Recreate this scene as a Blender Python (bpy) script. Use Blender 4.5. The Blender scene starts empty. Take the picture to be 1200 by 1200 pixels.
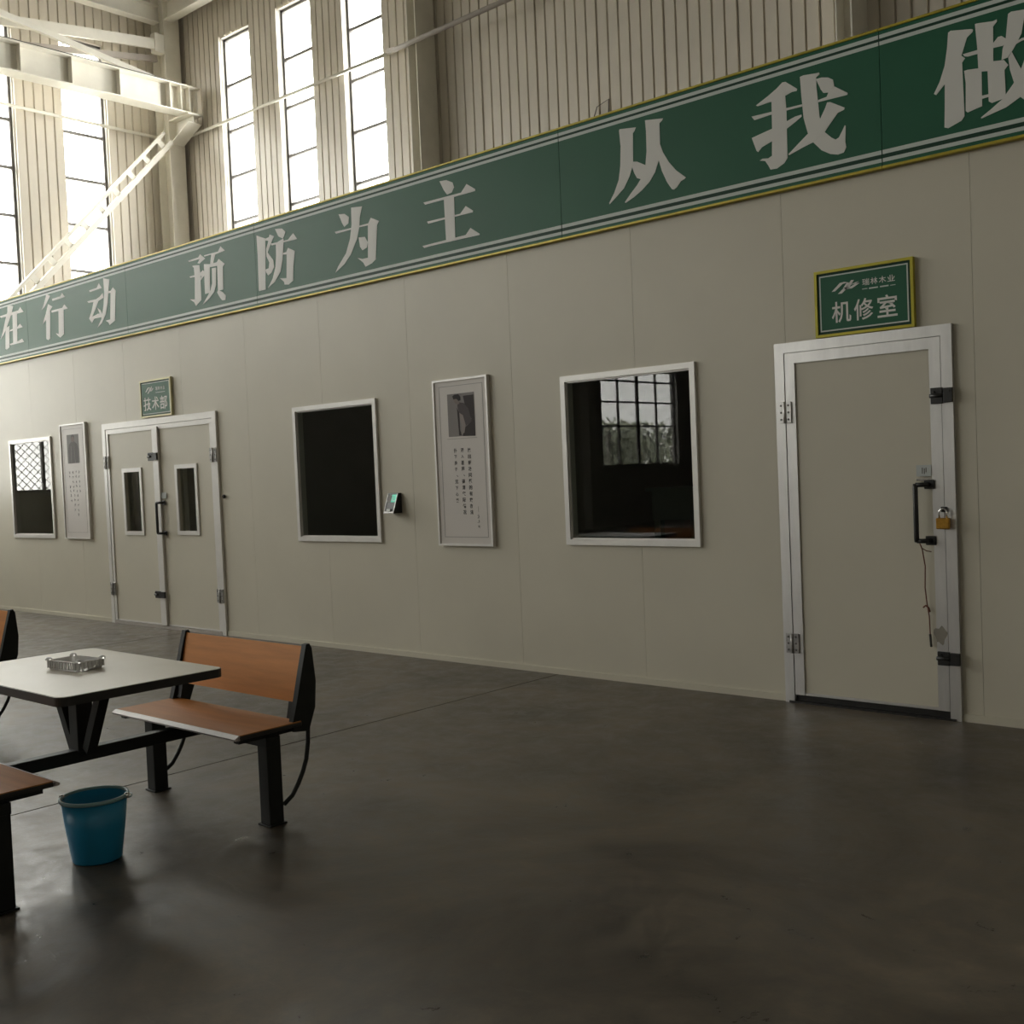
import bpy, bmesh, math, random
from mathutils import Vector, Matrix
random.seed(7)
S = bpy.context.scene
COL = S.collection

# ---------------------------------------------------------------- camera, world, exposure
cam_data = bpy.data.cameras.new('camera')
cam_data.sensor_fit = 'HORIZONTAL'
cam_data.sensor_width = 36.0
cam_data.lens = 36.0 * 1296.8 / 1200.0
cam_data.clip_start = 0.05
cam_data.clip_end = 400
cam = bpy.data.objects.new('camera', cam_data)
COL.objects.link(cam)
RIGHT = Vector((0.74414296, 0.66667291, -0.04240857))
UP = Vector((0.00756722, 0.05506735, 0.99845397))
FWD = Vector((-0.66797754, 0.7433134, -0.03593312))
M = Matrix((RIGHT, UP, -FWD)).transposed().to_4x4()
M.translation = Vector((0, -6.4365, 1.55))
cam.matrix_world = M
S.camera = cam
S.view_settings.view_transform = 'Standard'
S.view_settings.look = 'None'
S.view_settings.gamma = 1.0
S.view_settings.use_curve_mapping = False
S.view_settings.exposure = 1.22
S.render.film_transparent = False
S.cycles.max_bounces = 14
S.cycles.diffuse_bounces = 8
S.cycles.glossy_bounces = 5
S.cycles.transparent_max_bounces = 16
S.cycles.caustics_reflective = False
S.cycles.caustics_refractive = False
S.cycles.sample_clamp_indirect = 6.0
S.cycles.use_denoising = True

world = bpy.data.worlds.new('overcast_sky')
S.world = world
world.use_nodes = True
bgn = world.node_tree.nodes['Background']
bgn.inputs[0].default_value = (1.0, 0.975, 0.93, 1)     # even overcast white
bgn.inputs[1].default_value = 9.0

# ---------------------------------------------------------------- helpers
def tag(o, label=None, cat=None, group=None, kind=None):
    if label: o['label'] = label
    if cat: o['category'] = cat
    if group: o['group'] = group
    if kind: o['kind'] = kind
    return o

def empty(name, loc=(0, 0, 0)):
    o = bpy.data.objects.new(name, None)
    o.empty_display_size = 0.1
    o.location = loc
    COL.objects.link(o)
    return o

def wpos(o):
    p = Vector((0, 0, 0))
    while o is not None:
        p += o.location
        o = o.parent
    return p

class MB:
    """Collects shapes in world coordinates and links them as one mesh object."""
    def __init__(self):
        self.bm = bmesh.new()
    def box(self, x0, x1, y0, y1, z0, z1, bevel=0.0, seg=2):
        g = bmesh.ops.create_cube(self.bm, size=1.0)
        vs = g['verts']
        for v in vs:
            v.co = Vector((x0 + (v.co.x + .5) * (x1 - x0), y0 + (v.co.y + .5) * (y1 - y0), z0 + (v.co.z + .5) * (z1 - z0)))
        if bevel:
            es = list({e for v in vs for e in v.link_edges})
            bmesh.ops.bevel(self.bm, geom=es, offset=bevel, segments=seg, affect='EDGES', profile=.5)
        return self
    def bar(self, p, q, w, h, up=(0, 0, 1)):
        """rectangular bar from p to q, w across, h along 'up'"""
        p, q = Vector(p), Vector(q)
        d = (q - p).normalized()
        s = d.cross(Vector(up))
        if s.length < 1e-6: s = Vector((1, 0, 0))
        s.normalize(); u = s.cross(d)
        vs = []
        for c in (p, q):
            for a, b in ((-1, -1), (1, -1), (1, 1), (-1, 1)):
                vs.append(self.bm.verts.new(c + s * a * w / 2 + u * b * h / 2))
        for f in ((3, 2, 1, 0), (4, 5, 6, 7), (0, 1, 5, 4), (1, 2, 6, 5), (2, 3, 7, 6), (3, 0, 4, 7)):
            self.bm.faces.new([vs[i] for i in f])
        return self
    def tube(self, pts, r, n=8):
        pts = [Vector(p) for p in pts]
        rings = []
        ref = None
        for i, p in enumerate(pts):
            d = (pts[min(i + 1, len(pts) - 1)] - pts[max(i - 1, 0)]).normalized()
            if ref is None:
                ref = d.cross(Vector((0, 0, 1)))
                if ref.length < .05: ref = d.cross(Vector((1, 0, 0)))
            s = (ref - d * ref.dot(d)).normalized(); ref = s
            u = d.cross(s)
            rings.append([self.bm.verts.new(p + (s * math.cos(2 * math.pi * k / n) + u * math.sin(2 * math.pi * k / n)) * r) for k in range(n)])
        for a, b in zip(rings, rings[1:]):
            for k in range(n):
                f = self.bm.faces.new((a[k], a[(k + 1) % n], b[(k + 1) % n], b[k])); f.smooth = True
        self.bm.faces.new(rings[0][::-1]); self.bm.faces.new(rings[-1])
        return self
    def prism(self, poly, f0, f1):
        """polygon (list of 2-tuples); f0 and f1 map a 2-tuple to the near and far 3-D point"""
        a = [self.bm.verts.new(f0(p)) for p in poly]
        b = [self.bm.verts.new(f1(p)) for p in poly]
        n = len(poly)
        try:
            self.bm.faces.new(a); self.bm.faces.new(b[::-1])
        except ValueError:
            pass
        for i in range(n):
            self.bm.faces.new((a[i], b[i], b[(i + 1) % n], a[(i + 1) % n]))
        return self
    def flat(self, poly, y0, y1):
        """polygon in wall coordinates (x, z) between depths y0 (front) and y1"""
        return self.prism(poly, lambda p: (p[0], y0, p[1]), lambda p: (p[0], y1, p[1]))
    def lathe(self, c, prof, n=28, smooth=True):
        c = Vector(c)
        rings = []
        for r, z in prof:
            rings.append([self.bm.verts.new(c + Vector((r * math.cos(2 * math.pi * k / n), r * math.sin(2 * math.pi * k / n), z))) for k in range(n)])
        for a, b in zip(rings, rings[1:]):
            for k in range(n):
                f = self.bm.faces.new((a[k], a[(k + 1) % n], b[(k + 1) % n], b[k])); f.smooth = smooth
        self.bm.faces.new(rings[0][::-1])
        self.bm.faces.new(rings[-1])
        return self
    def holed(self, u0, u1, v0, v1, d0, d1, holes, place):
        """slab u0..u1 x v0..v1, thickness d0..d1, with rectangular holes; place(u, v, d) -> 3-D"""
        us = sorted({u0, u1, *[min(max(h[i], u0), u1) for h in holes for i in (0, 1)]})
        vs = sorted({v0, v1, *[min(max(h[i], v0), v1) for h in holes for i in (2, 3)]})
        def solid(i, j):
            if not (0 <= i < len(us) - 1 and 0 <= j < len(vs) - 1): return False
            cu, cv = (us[i] + us[i + 1]) / 2, (vs[j] + vs[j + 1]) / 2
            return not any(h[0] < cu < h[1] and h[2] < cv < h[3] for h in holes)
        cache = {}
        def V(i, j, d):
            k = (i, j, d)
            if k not in cache: cache[k] = self.bm.verts.new(place(us[i], vs[j], d))
            return cache[k]
        for i in range(len(us) - 1):
            for j in range(len(vs) - 1):
                if not solid(i, j): continue
                self.bm.faces.new((V(i, j, d0), V(i + 1, j, d0), V(i + 1, j + 1, d0), V(i, j + 1, d0)))
                self.bm.faces.new((V(i, j, d1), V(i, j + 1, d1), V(i + 1, j + 1, d1), V(i + 1, j, d1)))
                for di, dj, e in ((-1, 0, ((i, j), (i, j + 1))), (1, 0, ((i + 1, j), (i + 1, j + 1))), (0, -1, ((i, j), (i + 1, j))), (0, 1, ((i, j + 1), (i + 1, j + 1)))):
                    if not solid(i + di, j + dj):
                        (a, b), (c, d) = e
                        self.bm.faces.new((V(a, b, d0), V(c, d, d0), V(c, d, d1), V(a, b, d1)))
        return self
    def build(self, name, mt, parent=None, bevel=0.0, smooth=False):
        bm = self.bm
        if bevel:
            bmesh.ops.bevel(bm, geom=[e for e in bm.edges if len(e.link_faces) == 2 and e.calc_face_angle(0) > .6], offset=bevel, segments=2, affect='EDGES', profile=.5)
        bmesh.ops.recalc_face_normals(bm, faces=bm.faces)
        off = wpos(parent) if parent is not None else None
        if off is None:
            xs = [v.co for v in bm.verts]
            lo = Vector((min(v.x for v in xs), min(v.y for v in xs), min(v.z for v in xs)))
            hi = Vector((max(v.x for v in xs), max(v.y for v in xs), max(v.z for v in xs)))
            off = Vector(((lo.x + hi.x) / 2, (lo.y + hi.y) / 2, lo.z))
        bmesh.ops.translate(bm, vec=-off, verts=bm.verts)
        me = bpy.data.meshes.new(name)
        bm.to_mesh(me); bm.free()
        if smooth:
            for p in me.polygons: p.use_smooth = True
        me.materials.append(mt)
        o = bpy.data.objects.new(name, me)
        COL.objects.link(o)
        if parent is not None:
            o.parent = parent
        else:
            o.location = off
        return o

def children(o):
    return [c for c in COL.objects if c.parent is o]

def copy_tree(o, parent=None):
    c = o.copy(); COL.objects.link(c); c.parent = parent
    for ch in children(o): copy_tree(ch, c)
    return c

def text_mesh(txt, size, bold=0.0):
    """glyph outlines as polygons: returns (verts, faces) in the text's own plane, box-centred"""
    cu = bpy.data.curves.new('lettering', 'FONT')
    cu.body = txt; cu.size = size; cu.offset = bold * size
    cu.resolution_u = 3
    o = bpy.data.objects.new('lettering', cu); COL.objects.link(o)
    dg = bpy.context.evaluated_depsgraph_get()
    me = bpy.data.meshes.new_from_object(o.evaluated_get(dg))
    vs = [v.co.copy() for v in me.vertices]; fs = [tuple(p.vertices) for p in me.polygons]
    bpy.data.objects.remove(o); bpy.data.curves.remove(cu); bpy.data.meshes.remove(me)
    return vs, fs

def put_text(mb, txt, x0, x1, z0, z1, y, bold=0.0):
    """fit the glyphs of txt into the wall rectangle x0..x1, z0..z1 at depth y (facing -y)"""
    vs, fs = text_mesh(txt, 1.0, bold)
    if not vs: return
    ax, bx = min(v.x for v in vs), max(v.x for v in vs)
    az, bz = min(v.y for v in vs), max(v.y for v in vs)
    nv = [mb.bm.verts.new((x0 + (v.x - ax) / (bx - ax) * (x1 - x0), y, z0 + (v.y - az) / (bz - az) * (z1 - z0))) for v in vs]
    for f in fs:
        try: mb.bm.faces.new([nv[i] for i in f])
        except ValueError: pass

# ---------------------------------------------------------------- materials
def mat(name, col, rough=.5, metal=0.0, spec=.5, var=0.0, vscale=3.0, bump=0.0, bscale=40.0, rvar=0.0, stretch=(1, 1, 1), col2=None, coat=0.0, sat=None):
    m = bpy.data.materials.new(name); m.use_nodes = True
    nt = m.node_tree; N = nt.nodes; L = nt.links
    b = N['Principled BSDF']
    b.inputs['Base Color'].default_value = (*col, 1)
    b.inputs['Roughness'].default_value = rough
    b.inputs['Metallic'].default_value = metal
    b.inputs['Specular IOR Level'].default_value = spec
    b.inputs['Coat Weight'].default_value = coat
    b.inputs['Coat Roughness'].default_value = .12
    tc = N.new('ShaderNodeTexCoord'); mp = N.new('ShaderNodeMapping')
    mp.inputs['Scale'].default_value = stretch
    L.new(tc.outputs['Object'], mp.inputs['Vector'])
    nz = N.new('ShaderNodeTexNoise'); nz.inputs['Scale'].default_value = vscale
    nz.inputs['Detail'].default_value = 6; nz.inputs['Roughness'].default_value = .6
    L.new(mp.outputs['Vector'], nz.inputs['Vector'])
    if var > 0 or col2:
        mx = N.new('ShaderNodeMix'); mx.data_type = 'RGBA'
        c2 = col2 if col2 else tuple(max(0, c * (1 - var)) for c in col)
        mx.inputs[6].default_value = (*col, 1); mx.inputs[7].default_value = (*c2, 1)
        rp = N.new('ShaderNodeValToRGB')
        rp.color_ramp.elements[0].position = .35; rp.color_ramp.elements[1].position = .68
        L.new(nz.outputs['Fac'], rp.inputs['Fac'])
        L.new(rp.outputs['Color'], mx.inputs[0])
        L.new(mx.outputs[2], b.inputs['Base Color'])
    if rvar > 0:
        mr = N.new('ShaderNodeMapRange')
        mr.inputs['From Min'].default_value = .3; mr.inputs['From Max'].default_value = .7
        mr.inputs['To Min'].default_value = max(.03, rough - rvar); mr.inputs['To Max'].default_value = rough + rvar
        L.new(nz.outputs['Fac'], mr.inputs['Value'])
        L.new(mr.outputs['Result'], b.inputs['Roughness'])
    if bump > 0:
        n2 = N.new('ShaderNodeTexNoise'); n2.inputs['Scale'].default_value = bscale
        n2.inputs['Detail'].default_value = 4
        L.new(mp.outputs['Vector'], n2.inputs['Vector'])
        bp = N.new('ShaderNodeBump'); bp.inputs['Strength'].default_value = bump; bp.inputs['Distance'].default_value = .01
        L.new(n2.outputs['Fac'], bp.inputs['Height'])
        L.new(bp.outputs['Normal'], b.inputs['Normal'])
    return m

def glass_mat(name, tint, mult=1.9):
    m = bpy.data.materials.new(name); m.use_nodes = True
    nt = m.node_tree; N = nt.nodes; L = nt.links
    for n in list(N): N.remove(n)
    out = N.new('ShaderNodeOutputMaterial'); mx = N.new('ShaderNodeMixShader')
    tr = N.new('ShaderNodeBsdfTransparent'); gl = N.new('ShaderNodeBsdfGlossy'); fr = N.new('ShaderNodeFresnel'); mu = N.new('ShaderNodeMath')
    tr.inputs['Color'].default_value = (*tint, 1)
    gl.inputs['Roughness'].default_value = .0
    ge = N.new('ShaderNodeNewGeometry'); mr = N.new('ShaderNodeMapRange')      # same reflectance from either side of the thin pane
    mr.inputs['To Min'].default_value = 1.5; mr.inputs['To Max'].default_value = 1 / 1.5
    L.new(ge.outputs['Backfacing'], mr.inputs['Value']); L.new(mr.outputs['Result'], fr.inputs['IOR'])
    mu.operation = 'MULTIPLY'; mu.inputs[1].default_value = mult; mu.use_clamp = True
    L.new(fr.outputs[0], mu.inputs[0]); L.new(mu.outputs[0], mx.inputs[0])
    L.new(tr.outputs[0], mx.inputs[1]); L.new(gl.outputs[0], mx.inputs[2]); L.new(mx.outputs[0], out.inputs['Surface'])
    return m

M_panel = mat('sandwich_panel_grey', (.65, .612, .508), rough=.42, spec=.4, var=.05, vscale=1.2, bump=.012, bscale=5)
M_alu = mat('brushed_aluminium', (.74, .73, .72), rough=.36, metal=.75, var=.12, vscale=14, stretch=(1, 1, .2))
M_aluw = mat('white_aluminium', (.80, .78, .75), rough=.38, metal=.25, var=.06, vscale=9)
M_black = mat('black_plastic', (.018, .017, .016), rough=.42, var=.3, vscale=20)
M_hinge = mat('dull_steel_hinge', (.42, .41, .40), rough=.45, metal=.7, var=.35, vscale=40)
M_green = mat('banner_green_film', (.022, .122, .066), rough=.46, spec=.26, var=.10, vscale=.8, bump=.006, bscale=3)
M_greendark = mat('sign_dark_green_film', (.016, .055, .034), rough=.5, spec=.2)
M_letter = mat('banner_white_film', (.74, .735, .70), rough=.45, spec=.3)
M_stripe = mat('banner_stripe_film', (.60, .66, .62), rough=.45, spec=.3)
M_yellow = mat('gold_trim', (.52, .43, .045), rough=.35, metal=.2, var=.25, vscale=7)
M_yellow2 = mat('yellow_sign_frame', (.50, .44, .03), rough=.35, metal=.2, var=.15, vscale=12)
M_corr = mat('cladding_sheet_paint', (.65, .60, .515), rough=.32, spec=.5, var=.06, vscale=1.5)
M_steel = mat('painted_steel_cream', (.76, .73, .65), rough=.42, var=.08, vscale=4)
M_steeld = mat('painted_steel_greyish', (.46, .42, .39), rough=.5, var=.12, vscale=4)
M_dark = mat('dark_iron', (.10, .095, .09), rough=.5, var=.3, vscale=8)
M_winframe = mat('dark_window_frame', (.17, .16, .155), rough=.45, metal=.2)
M_glass = glass_mat('clear_pane', (.90, .92, .90))
M_glassd = glass_mat('tinted_pane', (.66, .71, .67), 1.25)
M_glassl = glass_mat('dimmed_pane', (.42, .43, .42), 1.5)  # darkened tint dims the sky mirrored in the partition glass
M_inner = mat('plain_wall_paint', (.66, .64, .59), rough=.6, var=.08, vscale=1)
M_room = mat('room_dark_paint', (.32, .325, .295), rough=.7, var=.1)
M_roof = mat('roof_sheet', (.60, .59, .56), rough=.6, var=.1, vscale=1)
M_tabletop = mat('cream_laminate', (.53, .485, .40), rough=.33, spec=.45, vscale=3, rvar=.05)
M_edge = mat('black_edge_band', (.022, .020, .018), rough=.4)
M_iron = mat('black_green_iron', (.014, .015, .013), rough=.5, spec=.3, var=.3, vscale=15)
M_wood = mat('orange_wood_laminate', (.74, .305, .090), rough=.42, spec=.22, var=.22, vscale=5, stretch=(.35, 4, 4))
M_strip = mat('edge_highlight_tone', (.52, .47, .45), rough=.35)  # window highlight on the rounded seat edge, put into the colour
M_blue = mat('blue_plastic', (.018, .26, .47), rough=.36, var=.08, vscale=5)
M_rim = mat('pale_blue_rim', (.22, .36, .38), rough=.35)
M_trash = mat('dark_rubbish', (.03, .03, .03), rough=.7, var=.4, vscale=30)
M_bright = mat('bright_steel', (.80, .80, .80), rough=.15, metal=1.0)
M_brass = mat('brass_body', (.62, .34, .06), rough=.30, metal=.8, var=.25, vscale=60)
M_note = mat('pale_label', (.52, .55, .54), rough=.55)
M_paper = mat('poster_paper', (.67, .63, .595), rough=.42, spec=.35)
M_ink = mat('printed_ink', (.055, .048, .045), rough=.6)
M_inkl = mat('faint_printed_ink', (.24, .22, .21), rough=.6)
M_pline = mat('printed_hairline', (.36, .34, .32), rough=.5)
M_cord = mat('red_brown_cord', (.16, .06, .035), rough=.8)
M_screen = bpy.data.materials.new('lit_green_screen'); M_screen.use_nodes = True
_b = M_screen.node_tree.nodes['Principled BSDF']
_b.inputs['Base Color'].default_value = (.02, .1, .07, 1)
_b.inputs['Emission Color'].default_value = (.06, .55, .35, 1); _b.inputs['Emission Strength'].default_value = .45
M_ptone = [mat('photo_print_' + n, c, rough=.6, spec=.15) for n, c in (('pale_grey', (.26, .24, .235)), ('charcoal', (.055, .045, .045)), ('hair_black', (.03, .026, .026)), ('skin_grey', (.24, .20, .19)), ('shirt_grey', (.10, .085, .088)), ('arm_grey', (.30, .26, .25)), ('faded_grey', (.27, .26, .25)), ('faded_dark', (.17, .16, .155)))]
M_leaf = mat('hazed_leaves', (.46, .49, .38), rough=.7, var=.2, vscale=2)  # paleness of distant haze put into the leaf colour
M_bark = mat('tree_bark', (.10, .08, .06), rough=.8)
M_ground = mat('yard_ground', (.22, .21, .17), rough=.9, var=.3, vscale=.6)
M_clear = bpy.data.materials.new('clear_moulded_plastic'); M_clear.use_nodes = True
_b = M_clear.node_tree.nodes['Principled BSDF']
_b.inputs['Base Color'].default_value = (.93, .92, .90, 1); _b.inputs['Roughness'].default_value = .06
_b.inputs['Transmission Weight'].default_value = .6; _b.inputs['IOR'].default_value = 1.49

# polished concrete
def concrete():
    m = bpy.data.materials.new('polished_concrete'); m.use_nodes = True
    nt = m.node_tree; N = nt.nodes; L = nt.links
    b = N['Principled BSDF']
    tc = N.new('ShaderNodeTexCoord')
    def noise(scale, det=6, rough=.6, dist=0, st=(1, 1, 1)):
        mp = N.new('ShaderNodeMapping'); mp.inputs['Scale'].default_value = st
        L.new(tc.outputs['Object'], mp.inputs['Vector'])
        n = N.new('ShaderNodeTexNoise'); n.inputs['Scale'].default_value = scale; n.inputs['Detail'].default_value = det
        n.inputs['Roughness'].default_value = rough; n.inputs['Distortion'].default_value = dist
        L.new(mp.outputs['Vector'], n.inputs['Vector']); return n
    n1 = noise(.9, 9, .66, .8); n2 = noise(6, 9, .74, .4); n3 = noise(60, 3, .6)
    r1 = N.new('ShaderNodeValToRGB')
    e = r1.color_ramp.elements
    e[0].position = .30; e[0].color = (*(.044, .037, .029), 1); e[1].position = .72; e[1].color = (*(.165, .139, .107), 1)
    L.new(n1.outputs['Fac'], r1.inputs['Fac'])
    r2 = N.new('ShaderNodeValToRGB')
    r2.color_ramp.elements[0].position = .3; r2.color_ramp.elements[0].color = (.5, .5, .5, 1)
    r2.color_ramp.elements[1].position = .7; r2.color_ramp.elements[1].color = (1.35, 1.3, 1.24, 1)
    L.new(n2.outputs['Fac'], r2.inputs['Fac'])
    mx = N.new('ShaderNodeMix'); mx.data_type = 'RGBA'; mx.blend_type = 'MULTIPLY'; mx.inputs[0].default_value = 1
    L.new(r1.outputs['Color'], mx.inputs[6]); L.new(r2.outputs['Color'], mx.inputs[7])
    # pale scuffs
    n4 = noise(2.2, 10, .75, 1.2, (1, 2.6, 1))
    r4 = N.new('ShaderNodeValToRGB'); r4.color_ramp.elements[0].position = .62; r4.color_ramp.elements[1].position = .78
    r4.color_ramp.elements[1].color = (.7, .7, .7, 1)
    L.new(n4.outputs['Fac'], r4.inputs['Fac'])
    mx2 = N.new('ShaderNodeMix'); mx2.data_type = 'RGBA'
    mx2.inputs[7].default_value = (.20, .175, .15, 1)
    L.new(r4.outputs['Color'], mx2.inputs[0]); L.new(mx.outputs[2], mx2.inputs[6])
    L.new(mx2.outputs[2], b.inputs['Base Color'])
    mr = N.new('ShaderNodeMapRange'); mr.inputs['From Min'].default_value = .3; mr.inputs['From Max'].default_value = .7
    mr.inputs['To Min'].default_value = .24; mr.inputs['To Max'].default_value = .56
    L.new(n2.outputs['Fac'], mr.inputs['Value']); L.new(mr.outputs['Result'], b.inputs['Roughness'])
    bp = N.new('ShaderNodeBump'); bp.inputs['Strength'].default_value = .05; bp.inputs['Distance'].default_value = .01
    L.new(n3.outputs['Fac'], bp.inputs['Height']); L.new(bp.outputs['Normal'], b.inputs['Normal'])
    b.inputs['Specular IOR Level'].default_value = .45
    return m
M_floor = concrete()
M_jointd = mat('joint_filler_dark', (.035, .032, .03), rough=.8)

M_rooftop = mat('bounce_top_sheet', (.24, .23, .21), rough=.7)  # tone set for how much window light it bounces upward
M_seat = mat('brown_wood_laminate', (.46, .185, .052), rough=.45, spec=.15, var=.22, vscale=5, stretch=(.35, 4, 4))
M_palegold = mat('pale_gilt_frame', (.72, .68, .42), rough=.4, metal=.2)

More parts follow.
